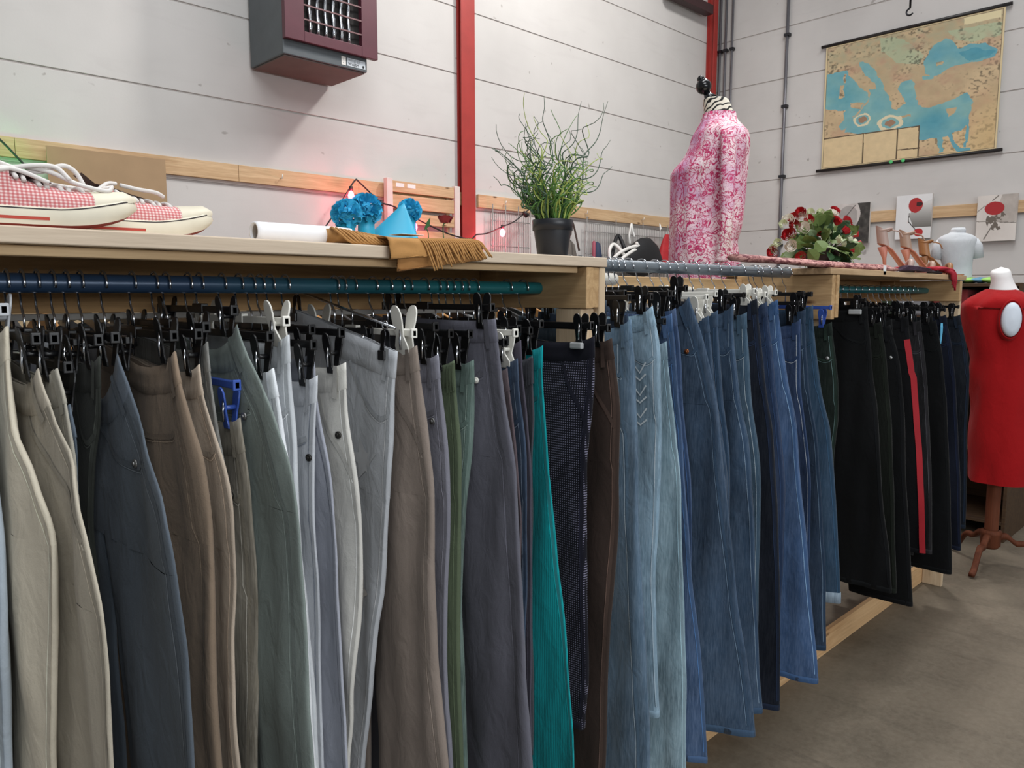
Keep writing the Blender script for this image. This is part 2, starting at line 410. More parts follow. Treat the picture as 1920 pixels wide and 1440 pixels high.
def hanger(X, rz, rr, ztop, yf, yb, label, style='black', group=None, yclip=None, clipsize=1.0, tilt=0.0):
    zb = max(ztop+0.026, min(ztop+0.05, rz-0.075)) if ztop < rz-0.11 else ztop+0.022
    t = empty('clip_hanger', (X, YR, rz+rr))
    m = {'black': BLACKP, 'white': WHITEP, 'clear': CLEARP, 'metal': CHROME, 'blue': plain('blue_plastic', '#3a57a8', 0.3)}[style]
    MB().tube(hook_pts(X, rz, rr, zb+0.004), 0.0019 if style != 'metal' else 0.0023, 6).build('hook', CHROME, t)
    y0, y1 = yf+0.004, yb-0.004
    if style == 'metal':
        MB().tube([(X, y0, zb), (X, y1, zb+tilt)], 0.0025, 8).build('bar', CHROME, t)
    else:
        b = MB(); b.box(X-0.0045, X+0.0045, y0, y1, zb-0.006, zb+0.006)
        b.box(X-0.0065, X+0.0065, y0, y0+0.006, zb-0.0085, zb+0.0085); b.box(X-0.0065, X+0.0065, y1-0.006, y1, zb-0.0085, zb+0.0085)
        b.box(X-0.006, X+0.006, YR-0.02, YR+0.02, zb-0.006, zb+0.010)
        b.build('bar', m, t, smooth=False, bevel=0.0015)
    yc = [yf+0.035 if yclip is None else yclip, yb-0.04]
    for y in yc:
        if style == 'metal': metal_clip(t, X, y, ztop+tilt*(y-y0)/(y1-y0))
        else: clip(t, m, X, y, ztop, clipsize, style == 'white')
    tag(t, label, 'hanger', group)
    return t

# ---------------------------------------------------------------- trousers
def interp(a, b, x): return float(np.interp(x, a, b))
def sp(v, e): return math.copysign(abs(v)**e, v)
class Trousers:
    def __init__(s, X, t, pts, L_, o, seed):
        s.X, s.t, s.o, s.seed = X, t, o, seed
        P = [at(px, py, X=X+0.3*t) for px, py in pts]
        z = np.array([p[2] for p in P]); y = np.array([p[1] for p in P])
        s.tw = o.get('twist', 0.0)
        if s.tw:
            L1 = L_ if not o.get('hem') else z[0]-z[-1]; cr_ = o.get('crotch', 0.27); P2 = []
            for (px, py), p in zip(pts, P):
                th_ = s.theta(z[0]-p[2], cr_, L1); hw_ = (o.get('hemw', 0.19)+0.04)/2*min(1, max(0, (z[0]-p[2]-cr_)/.1))
                q = at(px, py, X=X+0.3*t+hw_*math.sin(th_)); P2.append((q[0], q[1]+hw_*math.cos(th_)-hw_, q[2]))
            z = np.array([p[2] for p in P2]); y = np.array([p[1] for p in P2])
        s.ztop = z[0]; s.dep = s.ztop-z
        s.L = (s.ztop-z[-1]) if o.get('hem') else L_
        g = np.linspace(0, s.L, 60); yy = np.interp(g, s.dep, y)
        if not o.get('hem'):
            # beyond the traced stretch the leg drops plumb, easing inwards
            pass
        k = np.array([1, 2, 3, 2, 1.])/9; yp = np.concatenate([[yy[0]]*2, yy, [yy[-1]]*2]); yy = np.convolve(yp, k, 'valid')
        s.g, s.yf = g, np.clip(yy, 0.86, 1.27)
        s.yf0 = s.yf[0]; s.w0 = o.get('w', 0.37)
        s.yb0 = min(s.yf0+s.w0, 1.49)
        s.crotch = o.get('crotch', 0.27)
        s.droop = o.get('droop', 0.018); s.tilt = o.get('tilt', 0.0)
        s.amp = o.get('amp', 0.010); s.fold = o.get('fold', 0.010)
        s.hemw = o.get('hemw', 0.205)
        s.p1, s.p2 = rnd.uniform(0, 6), rnd.uniform(0, 6)
        s.lean = o.get('lean', 0.0)
    def theta(s, d, cr_, L1):
        u = min(1, max(0, (d-cr_)/max(.1, L1-cr_))); return s.tw*u*u*(3-2*u)
    def YF(s, d): return interp(s.g, s.yf, d)
    def span(s, d, which):
        yf = s.YF(d)
        yb = s.yb0 + 0.02*math.sin(min(1, d/0.25)*PI/2)
        if which == 'body': return yf, yb
        u = min(1.0, max(0, (d-s.crotch)/(s.L-s.crotch))); half = (yb-yf)*0.5; v_ = u**0.8; wl = half*(1-v_)+s.hemw*v_
        if which == 'front': return yf, yf+wl
        return yb-wl-0.01*u, yb-0.01*u
    def thick(s, d, which):
        u = d/s.L
        t0 = s.t
        k = 0.55+0.45*min(1, d/0.12) if which == 'body' else 1.0
        return t0*k*(1-0.15*u)
    def P(s, d, a, which='body', off=0.0):
        y0, y1 = s.span(d, which); cy, hw = (y0+y1)/2, (y1-y0)/2
        ca, sa = math.cos(a), math.sin(a)
        y = cy - (hw+off)*sp(ca, 0.85)
        ht = s.thick(d, which)/2+off
        xo = ht*sp(sa, 0.62)
        if which != 'body' and d < s.crotch+0.16:
            wq = 1-max(0, d-s.crotch)/0.16; wq = wq*wq*(3-2*wq)
            b0, b1 = s.span(d, 'body'); hb = (b1-b0)/2+off; cb = max(-1, min(1, ((b0+b1)/2-y)/hb)); cb = sp(cb, 1/0.85)
            xb_ = ht*(max(0, 1-cb*cb)**0.5)**0.62
            xo = xo*(1-wq)+wq*xb_*max(-1, min(1, sa*6))
        x = s.X + s.lean*d - xo
        v = (y-y0)/max(0.01, y1-y0)
        m = 0.0
        if d < 0.15:
            for yc in (s.yf0+0.035, s.yb0-0.04):
                m = max(m, math.exp(-((y-yc)/0.026)**2-(d/0.045)**2))
        if m > 0.01 and which == 'body': x = s.X - (ht*(1-m)+(0.0042+off)*m)*sp(sa, 0.62)
        grow = (0.45+0.55*min(1, d/0.3))*(1-m)
        g1 = noise.noise(Vector((y*9.0, d*2.2, s.X*8+5))); g2 = noise.noise(Vector((y*21, d*4.5, s.X*13)))
        g3 = noise.noise(Vector((y*34+s.seed, d*11+s.seed, 3.1)))
        x += grow*(s.fold*g1*1.5 + s.fold*0.7*g2 + 0.0022*g3 + s.amp*0.22*math.sin(2*PI*y/0.085+s.p1+1.3*math.sin(d*3.1+s.p2)))
        # the cut edge of the leg wavers a little towards the front
        y += 0.003*noise.noise(Vector((s.seed*3.3, d*6, 1.0)))*abs(ca)
        if s.tw and which != 'body':
            th_ = s.theta(d, s.crotch, s.L); dx, dy = x-s.X, y-cy; cs, sn = math.cos(th_), math.sin(th_)
            x, y = s.X+dx*cs-dy*sn, cy+dx*sn+dy*cs
        z = s.ztop-d
        vv = min(1, max(0, v)); z += s.tilt*vv*max(0, 1-d/0.6)
        if d < 0.30: z -= s.droop*math.sin(PI*vv**0.6)*(1-d/0.30)
        return (x, y, z)
    def tube(s, mb, d0, d1, n, m, which, inner_top=False, hem_in=False):
        rings = []
        ds = list(np.linspace(d0, d1, n))
        if inner_top:
            rings.append([s.P(d0+0.035, 2*PI*k/m, which, -0.003) for k in range(m)])
            rings.append([s.P(d0, 2*PI*k/m, which, -0.0018) for k in range(m)])
        for d in ds: rings.append([s.P(d, 2*PI*k/m, which) for k in range(m)])
        if hem_in:
            rings.append([s.P(d1-0.001, 2*PI*k/m, which, -0.002) for k in range(m)])
            rings.append([s.P(d1-0.04, 2*PI*k/m, which, -0.003) for k in range(m)])
        mb.loft(rings, True)
    def strip(s, name, mat, par, path, off, wd, which_of=None):
        # a narrow raised ribbon following (a, d) positions on the cloth
        rings = []
        for a, d, wh in path:
            p = Vector(s.P(d, a, wh, off)); q = Vector(s.P(d, a+0.02, wh, off)); r = Vector(s.P(d+0.004, a, wh, off))
            rings.append((p, q, r))
        L1, L2 = [], []
        for i, (p, q, r) in enumerate(rings):
            tdir = rings[min(i+1, len(rings)-1)][0]-rings[max(i-1, 0)][0]
            nrm = (q-p).cross(r-p)
            if nrm.length < 1e-12 or tdir.length < 1e-9: sd = Vector((0, 0.001, 0))
            else: sd = tdir.cross(nrm).normalized()
            L1.append((p-sd*wd/2, p+sd*wd/2))
        mb = MB(); mb.loft([[a_, b_] for a_, b_ in L1], False)
        return mb.build(name, mat, par)
    def ring_band(s, name, mat, par, d0, d1, off, which='body', m=36, rows=4):
        rings = [[s.P(d0-0.001, 2*PI*k/m, which, -0.002) for k in range(m)]]
        rings += [[s.P(d, 2*PI*k/m, which, off) for k in range(m)] for d in np.linspace(d0-0.001, d1, rows)]
        rings += [[s.P(d1+0.0015, 2*PI*k/m, which, 0) for k in range(m)]]
        return MB().loft(rings, True).build(name, mat, par)
def shade(c, k):
    h = c.lstrip('#'); return '#'+''.join('%02x' % max(0, min(255, int(int(h[i:i+2], 16)*k))) for i in (0, 2, 4))
def lum(c): h = c.lstrip('#'); return sum(int(h[i:i+2], 16) for i in (0, 2, 4))/3
def make_trousers(X, t, pts, label, col, kind, o, seed, group=None, fine=True):
    T = Trousers(X, t, pts, o.get('L', 1.10), o, seed)
    mat = cloth(col, kind); root = empty('trousers', (X, T.yf0, T.ztop))
    trim = cloth(shade(col, 0.88 if lum(col) > 60 else 1.35), 'twill')
    mb = MB(); m1 = 40 if fine else 24; 
    T.tube(mb, 0, T.crotch, 18 if fine else 9, m1, 'body', inner_top=True)
    mb.build('hip_section', mat, root)
    for wh in ('front', 'rear'):
        mb = MB(); vis = wh == 'front'
        T.tube(mb, T.crotch-0.0005, T.L, (44 if vis else 14) if fine else 16, m1 if vis else 16, wh, hem_in=True)
        mb.build('leg', mat, root)
        if vis and fine: T.ring_band('hem', cloth(o['cuff'], kind) if 'cuff' in o else trim, root, T.L-(0.035 if 'cuff' in o else 0.016), T.L, 0.0018 if 'cuff' in o else 0.0006, wh, 24, 3)
    if fine:
        T.ring_band('waistband', cloth(shade(col, 1.04), kind if kind != 'dots' else 'twill'), root, 0, o.get('band', 0.042), 0.0014)
        wh_of = lambda d: 'body' if d < T.crotch else 'front'
        a_s = o.get('seam', 0.36)
        path = [(a_s*(0.8 if d < T.crotch else 1.0), d, wh_of(d)) for d in np.linspace(o.get('band', 0.042), T.L-0.03, 46)]
        T.strip('side_seam', trim, root, path, 0.0009, 0.007)
        st = cloth(o.get('stitch', shade(col, 1.25 if lum(col) > 60 else 2.0)), 'twill')
        T.strip('stitch_line', st, root, [(a+0.10, d, w_) for a, d, w_ in path], 0.0011, 0.0016)
        if o.get('loops', 1):
            for a in o.get('loop_a', (0.55,)):
                T.strip('belt_loop', trim, root, [(a, d, 'body') for d in np.linspace(-0.002, 0.055, 6)], 0.0045, 0.011)
        pk = o.get('pocket', 'curve')
        if pk == 'curve':
            pa = [(a_s*0.85, 0.115, 'body'), (0.62, 0.125, 'body'), (0.95, 0.105, 'body'), (1.18, 0.07, 'body'), (1.3, 0.045, 'body')]
        elif pk == 'back': pa = [(a_s+0.1, 0.10, 'body'), (0.8, 0.108, 'body'), (1.4, 0.112, 'body')]
        elif pk == 'slant': pa = [(a_s*0.8, 0.19, 'body'), (0.6, 0.14, 'body'), (0.85, 0.09, 'body'), (1.0, 0.044, 'body')]
        else: pa = None
        if pa:
            q = spline([(a, d, 0) for a, d, _ in pa], 5)
            T.strip('pocket_edge', trim, root, [(float(v[0]), float(v[1]), 'body') for v in q], 0.0016, 0.008)
            T.strip('stitch_line', st, root, [(float(v[0]), float(v[1])+0.008, 'body') for v in q], 0.0009, 0.0014)
        if o.get('rivet'):
            a, d = o.get('rivet_at', (a_s+0.16, 0.118))
            p = Vector(T.P(d, a, 'body', 0.001)); q = Vector(T.P(d, a+0.03, 'body', 0.001)); r = Vector(T.P(d+0.005, a, 'body', 0.001))
            nn = (r-p).cross(q-p).normalized()
            if nn.x > 0: nn = -nn
            mb = MB(); mb.disc(p, nn, 0.0065, 0.003); mb.disc(p+nn*0.003, nn, 0.003, 0.002)
            mb.build('rivet', plain('rivet_'+o['rivet'], {'steel': '#8c8c8c', 'dark': '#3b3936', 'white': '#dcdad2', 'copper': '#a8673f'}[o['rivet']], 0.35, 0.8 if o['rivet'] != 'white' else 0), root)
    tag(root, label, 'trousers', group)
    return T, root
# every pair: (label, colour, weave, front distance at the waist, traced front edge, options)
A = []
def a(label, col, kind, yf, pts, hs='black', **o): A.append((label, col, kind, yf, pts, hs, o))
RK1 = [
('ice-blue trousers at the extreme left edge of the picture', '#a9b6c2', 'twill', 1.16, [(-40,640),(-25,750),(-8,900),(14,1100),(24,1250),(30,1440)], 'black', {}),
('cream trousers with a pressed crease, second from the left edge', '#d6ccb6', 'twill', 1.15, [(22,612),(27,700),(45,800),(71,900),(92,1000),(100,1090),(101,1215),(107,1440)], 'clear', dict(pocket=None, loops=0)),
('stone grey chinos with a long slanted stitched pocket, right of the cream pair', '#b3aa98', 'twill', 1.14, [(78,690),(97,760),(125,830),(146,894),(179,1007),(204,1132),(217,1257),(229,1440)], 'black', dict(pocket='slant', droop=0.03, amp=0.012)),
('pale stone trousers with a belt loop, peeping above the long-pocket chinos', '#a9a496', 'twill', 1.13, [(112,690),(126,735),(134,790),(146,860),(150,960),(155,1100)], 'black', dict(loop_a=(0.35,), L=0.9)),
('steel blue jeans, a sliver behind the pale stone pair', '#66788a', 'denim', 1.13, [(140,757),(151,810),(154,900),(156,1000),(160,1100)], 'black', dict(L=0.85)),
('dark olive trousers almost hidden left of the slate grey jeans', '#3a3d38', 'twill', 1.14, [(197,668),(192,740),(182,830),(178,1000)], 'black', dict(L=1.025)),
('slate grey jeans with a peaked waistband, coin pocket and steel rivet', '#56606b', 'twill', 1.13, [(222,662),(240,700),(250,740),(264,800),(277,840),(300,895),(320,955),(338,1048),(351,1194),(359,1319),(366,1440)], 'black', dict(hemw=0.26, droop=0.075, rivet='steel', pocket='curve', loop_a=(0.5,), amp=0.006, stitch='#7a8490', seam=0.5)),
('brown jeans with a worn dark seam and double-stitched back pocket', '#83705d', 'twill', 1.12, [(338,658),(350,700),(362,740),(368,780),(387,850),(400,1007),(410,1132),(419,1257),(426,1440)], 'black', dict(pocket='back', droop=0.03, amp=0.007, loop_a=(0.45,), seam=0.62)),
('light tan trousers with a plain waistband, right of the brown jeans', '#b4a390', 'twill', 1.12, [(383,683),(389,740),(405,800),(421,850),(434,900),(441,965),(444,1173),(458,1361),(464,1440)], 'black', dict(pocket='curve', loops=0)),
('washed grey jeans, small patch left of the sage green pair', '#8f8f8a', 'denim', 1.12, [(396,641),(402,700),(410,780),(425,880)], 'black', dict(L=0.8)),
('faded khaki jeans hanging low with a thick puckered side seam and dark button', '#a39a88', 'denim', 1.12, [(454,783),(463,850),(469,900),(473,990),(477,1090),(480,1194),(488,1340),(491,1440)], 'blue', dict(rivet='dark', seam=0.6, stitch='#d8d2c4', band=0.05, L=0.9)),
('sage green trousers tilted forward with a cargo flap pocket', '#7d8984', 'twill', 1.12, [(445,608),(463,655),(485,705),(512,760),(530,820),(545,880),(556,940),(563,1027),(572,1152),(580,1257),(597,1440)], 'black', dict(pocket='back', rivet='steel', droop=0.045, amp=0.012, lean=0.0, seam=0.75)),
('bright white jeans, a narrow strip behind the sage green trousers', '#dfe3e8', 'twill', 1.12, [(517,690),(532,750),(540,830),(556,890),(566,960),(574,1060),(582,1180),(592,1300),(601,1440)], 'black', dict(stitch='#8e939a')),
('light grey jeans with a stitched waistband left of the white clip', '#c3c8cd', 'twill', 1.12, [(548,628),(551,680),(556,730),(563,790),(569,850),(576,950),(581,1060),(586,1200),(596,1440)], 'white', dict(amp=0.007)),
('blue-white jeans with a dark button on the outer seam, under a black clip', '#c9cdd4', 'twill', 1.11, [(598,704),(597,750),(596,850),(595,960),(593,1060),(592,1200),(602,1440)], 'black', dict(rivet='dark', rivet_at=(0.35, 0.135), stitch='#8b93a3', pocket='back')),
('lavender grey jeans between the blue-white and the ivory pair', '#a7abb8', 'twill', 1.12, [(593,660),(604,760),(614,830),(624,880),(632,950),(636,1048),(639,1173),(645,1298),(652,1440)], 'black', dict(stitch='#6c7080')),
('ivory jeans with dark metal button at the pocket corner', '#cfcdc6', 'twill', 1.10, [(652,680),(653,740),(657,800),(666,845),(677,923),(679,1048),(676,1173),(670,1277),(655,1430)], 'black', dict(rivet='dark', droop=0.015, pocket='slant', amp=0.012)),
('wide pale grey jeans with a rounded pocket and shiny star print', '#b3b7bd', 'twill', 1.09, [(753,660),(748,710),(745,780),(743,850),(737,944),(726,1069),(718,1173),(711,1277),(691,1440)], 'metal', dict(pocket='curve', amp=0.006, stitch='#d5d7da', band=0.046, stars=1, droop=0.0, tilt=0.075, w=0.40)),
('taupe trousers with a curled pocket edge, held by the big white clip', '#8b7d73', 'twill', 1.09, [(787,648),(793,700),(800,760),(808,840),(818,944),(824,1090),(830,1257),(841,1361),(850,1440)], 'white', dict(pocket='slant', amp=0.010, seam=0.5, cs=1.35)),
('blue-grey trousers with a flat waistband and small snap, right of the taupe pair', '#7c7c88', 'twill', 1.09, [(827,664),(831,720),(837,780),(842,850),(844,965),(843,1132),(846,1257),(853,1440)], 'black', dict(rivet='steel', pocket='back')),
('olive green trousers with a gathered elastic waist', '#56634b', 'twill', 1.09, [(855,676),(859,750),(864,830),(868,1007),(869,1215),(872,1440)], 'black', dict(loops=0, elastic=1, pocket=None, amp=0.008)),
('sage blue-green jeans right of the olive elastic-waist pair', '#6d867e', 'denim', 1.09, [(893,675),(893,750),(889,830),(882,900),(878,986),(878,1215),(880,1440)], 'black', dict(stitch='#92a89f')),
('slate violet trousers hung high, wide and creased with a white eyelet', '#63636f', 'twill', 1.08, [(931,598),(937,650),(947,740),(957,800),(968,850),(972,944),(978,1048),(988,1194),(995,1298),(1003,1440)], 'black', dict(rivet='white', pocket='back', amp=0.012, droop=0.006, seam=0.7)),
('plum brown trousers, a thin strip beside the slate violet pair', '#5f5257', 'twill', 1.08, [(953,690),(962,760),(972,850),(978,960)], 'black', dict(rivet='dark', L=0.9)),
('navy jeans with a stitched waistband under a small white clip', '#3d5370', 'denim', 1.07, [(973,672),(978,740),(987,800),(993,850),(993,920),(990,1000)], 'white', dict(L=0.8, stitch='#8296b0')),
('dark mauve trousers rising behind the navy jeans', '#4e4a57', 'twill', 1.07, [(979,638),(984,700),(992,760),(1000,850)], 'black', dict(L=0.85, loops=0)),
('charcoal jogging trousers with a ruched waist', '#474950', 'twill', 1.07, [(1001,667),(1004,720),(1008,790),(1004,860)], 'black', dict(L=0.85, elastic=1, loops=0, pocket='slant')),
('turquoise corduroy trousers with a ribbed waistband', '#0f9096', 'cord', 1.05, [(1021,648),(1023,720),(1029,780),(1034,830),(1047,1007),(1057,1152),(1068,1277),(1084,1440)], 'black', dict(pocket='back', amp=0.005, loops=0)),
('black trousers with tiny white dots and a wide flat face', '#15151f', 'dots', 1.03, [(1120,630),(1120,720),(1116,800),(1110,880),(1105,965),(1110,1090),(1107,1277),(1098,1365)], 'black', dict(hem=1, amp=0.006, pocket='slant', loops=0)),
('dark chocolate brown jeans with a frayed lower leg, beside the rack post', '#352924', 'twill', 1.03, [(1150,634),(1160,700),(1168,760),(1166,850),(1163,965),(1155,1092),(1143,1257),(1138,1400)], 'black', dict(pocket='slant', L=1.16)),
]
RK2 = [
('mid-blue jeans with a light seam, first on the zinc rail', '#5f7f9b', 'denim', 1.10, [(1187,598),(1193,650),(1196,720),(1199,800),(1203,900),(1206,967),(1214,1092),(1220,1217),(1224,1440)], 'black', dict(twist=0.08, L=1.22, seam=0.75, stitch='#a9bccb', droop=0.03)),
('light blue jeans with white zigzag embroidery and a peaked waist', '#93b3c9', 'denim', 1.10, [(1228,574),(1240,610),(1248,650),(1248,720),(1248,800),(1243,900),(1236,1010),(1233,1092),(1237,1190),(1246,1338)], 'black', dict(hem=1, droop=0.03, embroider=1, hemw=0.11, stitch='#c8d8e2')),
('pale ice-blue jeans hanging right of the embroidered pair', '#9dbccb', 'denim', 1.11, [(1250,640),(1262,740),(1270,800),(1277,904),(1281,1050),(1287,1175),(1290,1258),(1290,1440)], 'black', dict(L=1.2, loops=0, pocket=None)),
('cobalt blue jeans with a pale belt loop, right of the ice-blue pair', '#4b6c99', 'denim', 1.10, [(1259,588),(1266,650),(1272,720),(1280,800),(1290,967),(1300,1092),(1317,1217),(1330,1440)], 'black', dict(L=1.18, twist=0.42)),
('royal blue jeans, a sliver left of the big flared pair', '#42608d', 'denim', 1.10, [(1266,578),(1276,660),(1281,740),(1286,800),(1296,900)], 'black', dict(twist=0.46, hemw=0.16, L=1.0)),
('big dark blue flared jeans with a copper rivet and worn knee', '#3f5a78', 'denim', 1.11, [(1290,557),(1307,590),(1322,640),(1336,700),(1350,770),(1362,883),(1371,967),(1383,1071),(1392,1154),(1408,1250),(1421,1374)], 'black', dict(twist=0.5, hem=1, droop=0.05, rivet='copper', amp=0.008, seam=0.55, hemw=0.24, stitch='#6f8aa6')),
('denim blue jeans with a squared waistband, right of the copper-rivet pair', '#3c5775', 'denim', 1.12, [(1331,592),(1340,650),(1347,720),(1358,800),(1366,880)], 'white', dict(twist=0.5, hemw=0.16, L=1.0)),
('deep blue jeans squeezed beside the squared waistband pair', '#34506e', 'denim', 1.12, [(1349,582),(1354,660),(1361,760),(1372,850)], 'white', dict(twist=0.5, hemw=0.16, L=1.0)),
('indigo jeans with an open folded waist and broad lower leg', '#3a5674', 'denim', 1.12, [(1379,570),(1382,640),(1388,700),(1397,770),(1408,820),(1415,925),(1421,1008),(1424,1133),(1430,1258),(1436,1332)], 'black', dict(twist=0.5, hem=1, droop=0.04, hemw=0.22, stitch='#7f97b0')),
('teal-blue jeans with a cream-edged waistband', '#426078', 'denim', 1.12, [(1402,586),(1405,650),(1411,720),(1421,800),(1430,900)], 'black', dict(twist=0.42, L=1.02, stitch='#a4b5c2')),
('near-black navy jeans with a long straight leg', '#131b2a', 'denim', 1.12, [(1421,560),(1427,630),(1437,720),(1452,800),(1460,946),(1465,1092),(1466,1217),(1465,1328)], 'white', dict(hem=1)),
('ink blue jeans with twin stitch lines right of the near-black pair', '#263c5f', 'denim', 1.12, [(1442,566),(1450,640),(1458,740),(1466,800),(1474,900)], 'white', dict(L=1.025)),
('sky-streaked blue jeans with a faded thigh and a dark lining', '#3e6394', 'denim', 1.12, [(1461,562),(1470,640),(1482,720),(1494,790),(1508,925),(1521,1071),(1531,1175),(1540,1275)], 'white', dict(hem=1, stitch='#8fb0d4')),
('royal navy jeans with a scalloped cream waist edge', '#2c4670', 'denim', 1.13, [(1502,598),(1504,660),(1506,730),(1514,800),(1524,900)], 'black', dict(L=1.025, stitch='#c9d2df', droop=0.03)),
('slate navy jeans with a long pale side stitch', '#2a405a', 'denim', 1.13, [(1511,580),(1515,650),(1522,740),(1532,800),(1543,925),(1549,1050),(1551,1217)], 'black', dict(hem=1, stitch='#667f98')),
('dusty blue jeans with a rolled pale cuff at the hem', '#2b4a66', 'denim', 1.13, [(1527,572),(1534,650),(1545,740),(1559,800),(1570,946),(1577,1050),(1580,1128)], 'black', dict(hem=1, cuff='#8ba0b2')),
('dark green-black jeans with whiskered stitching beside the blue hanger', '#18241f', 'denim', 1.13, [(1562,604),(1568,660),(1574,720),(1574,790),(1566,860)], 'blue', dict(L=1.0, rivet='steel', stitch='#5f7a78')),
]
RK3 = [
('wide black trousers under the grey-pad clip, first beyond the middle crossbeam', '#0b0c0e', 'twill', 1.09, [(1627,574),(1634,640),(1640,720),(1648,800),(1655,900),(1665,1000),(1675,1110)], 'black', dict(hem=1, amp=0.012)),
('faded black corduroys with a greenish edge', '#111410', 'cord', 1.10, [(1655,602),(1662,660),(1668,740),(1674,820),(1680,1000),(1683,1110)], 'black', dict(hem=1)),
('black jeans with a pewter button and long wide leg', '#090a0c', 'twill', 1.10, [(1669,609),(1684,655),(1692,696),(1697,769),(1700,887),(1707,1000),(1714,1135)], 'black', dict(hem=1, rivet='steel', hemw=0.24)),
('black jogging pants with a bright red side stripe', '#0c0c0f', 'twill', 1.10, [(1704,592),(1710,640),(1719,700),(1728,850),(1737,1037)], 'black', dict(hem=1, stripe='#c4202c')),
('washed charcoal jeans right of the red stripe', '#201f22', 'denim', 1.10, [(1727,600),(1733,640),(1740,720),(1747,860),(1750,1037)], 'black', dict(hem=1, stitch='#55555a')),
('plain soft black trousers left of the blue strap', '#08090b', 'twill', 1.10, [(1755,600),(1768,660),(1777,740),(1782,887),(1787,1075)], 'black', dict(hem=1)),
('midnight blue trousers with a light blue hanging strap', '#0d1220', 'twill', 1.10, [(1775,590),(1786,640),(1794,720),(1800,887),(1805,1030)], 'black', dict(hem=1, strap=1)),
('blue-black jeans, last pair on the rail before the end post', '#101722', 'denim', 1.10, [(1800,590),(1812,640),(1820,700),(1816,780),(1812,990)], 'black', dict(hem=1)),
]
def short(lbl):
    for k in (' with', ',', ' under', ' beside', ' right of', ' left of', ' between', ' peeping', ' hanging', ' hung', ' tilted', ' held', ' almost', ' squeezed', ' rising', ' at the', ' behind', ' over'):
        if k in lbl[6:]: lbl = lbl[:lbl.index(k, 6)]
    return lbl
HST = {'black': 'black plastic clip hanger', 'white': 'white plastic clip hanger', 'clear': 'clear grey plastic clip hanger', 'blue': 'blue plastic clip hanger', 'metal': 'chrome wire hanger with metal clips'}
def run(rows, rz, rr, xmin, xmax, seed0, mingap, tw=0.0):
    n = len(rows); X = []
    for i, (lb, col, kd, yf, pts, hs, o) in enumerate(rows):
        x = at(*pts[0], Y=yf)[0]
        if X: x = max(x, X[-1]+mingap)
        X.append(max(x, xmin))
    # keep the last ones in front of the end beam
    lim = xmax
    for i in range(n-1, -1, -1):
        if X[i] > lim: X[i] = lim
        lim = X[i]-mingap
    out = []
    for i, (lb, col, kd, yf, pts, hs, o) in enumerate(rows):
        gap = min((X[i+1]-X[i]) if i < n-1 else 0.05, (X[i]-X[i-1]) if i else 0.05, 0.062)
        t = max(0.012, min(0.042, gap*0.74))
        o = dict(o); o.setdefault('amp', 0.008); o.setdefault('twist', tw); o['amp'] = min(o['amp'], gap*0.25)
        T, root = make_trousers(X[i], t, pts, lb, col, kd, o, seed0+i*3.7)
        yf0, yb0 = T.YF(0), T.yb0
        hg = hanger(X[i], rz, rr, T.ztop, yf0, yb0, HST[hs]+' holding the '+short(lb), hs, clipsize=rnd.uniform(0.85, 1.05)*o.get('cs', 1), tilt=T.tilt)
        out.append((X[i], T, root, hg, lb))
    return out
S1 = run(RK1, RZ1, 0.0145, 0.19, 1.335, 11, 0.019)
S2 = run(RK2, RZ2, 0.0165, 1.452, 2.64, 211, 0.026, 0.30)
S3 = run(RK3, RZ3, 0.0145, 2.86, 4.07, 411, 0.035)
def find(S, key):
    for x in S:
        if key in x[4]: return x
# extras: star foil, embroidery, stripes, elastic gathers, straps
x, T, root, hg, lb = find(S1, 'star print')
foil = plain('silver_foil', '#d4d6da', 0.25, 0.3)
def star(T, root, a0, d0, which, s_, rotn):
    mb = MB(); c = Vector(T.P(d0, a0, which, 0.0012)); ring = []
    for k in range(10):
        rr = s_*(1 if k % 2 == 0 else 0.42); an = rotn+k*PI/5
        ring.append((a0+rr*math.sin(an)/0.11, d0-rr*math.cos(an)))
    mb.v.append(tuple(c)); 
    for aa, dd in ring: mb.v.append(T.P(dd, aa, which, 0.0012))
    for k in range(10): mb.f.append((0, k+1, (k+1) % 10+1))
    mb.build('star_print', foil, root)
star(T, root, 0.95, 0.215, 'body', 0.042, 0.3); star(T, root, 1.25, 0.47, 'front', 0.04, 1.0)
x, T, root, hg, lb = find(S2, 'zigzag')
emb = plain('embroidery_thread', '#dfe8ec', 0.7)
for k in range(6):
    d = 0.125+k*0.030; wv_ = 0.026 if k % 2 == 0 else 0.016; dia = k in (2, 4)
    A_ = [0.62, 0.78, 0.94, 1.10, 1.26]
    pp = [(aa, d+(wv_ if j % 2 else 0), 'body') for j, aa in enumerate(A_)]
    T.strip('embroidery', emb, root, [q for q in spline([(a_, b_, 0) for a_, b_, _ in pp], 1) for q in [(float(q[0]), float(q[1]), 'body')]], 0.0024, 0.0045)
    if dia: T.strip('embroidery', emb, root, [(0.94+0.07*math.cos(q), d+0.012+0.014*math.sin(q), 'body') for q in (0, PI/2, PI, 3*PI/2, 2*PI)], 0.0026, 0.007)
x, T, root, hg, lb = find(S3, 'red side stripe')
T.strip('side_stripe', plain('red_stripe_fabric', '#a01623', 0.8), root, [(0.35, d, 'body' if d < T.crotch-0.03 else 'front') for d in np.linspace(0.09, T.L-0.005, 40)], 0.0018, 0.022)
x, T, root, hg, lb = find(S3, 'hanging strap')
p = T.P(0.03, 0.5, 'body', 0.004)
MB().tube([Vector(p)+Vector((-0.004, 0, -k*0.02)) for k in range(9)], [0.004, 0.006, 0.006, 0.005, 0.005, 0.004, 0.003, 0.002, 0.001], 6).build('strap', plain('sky_strap', '#5fb0d6', 0.6), root)
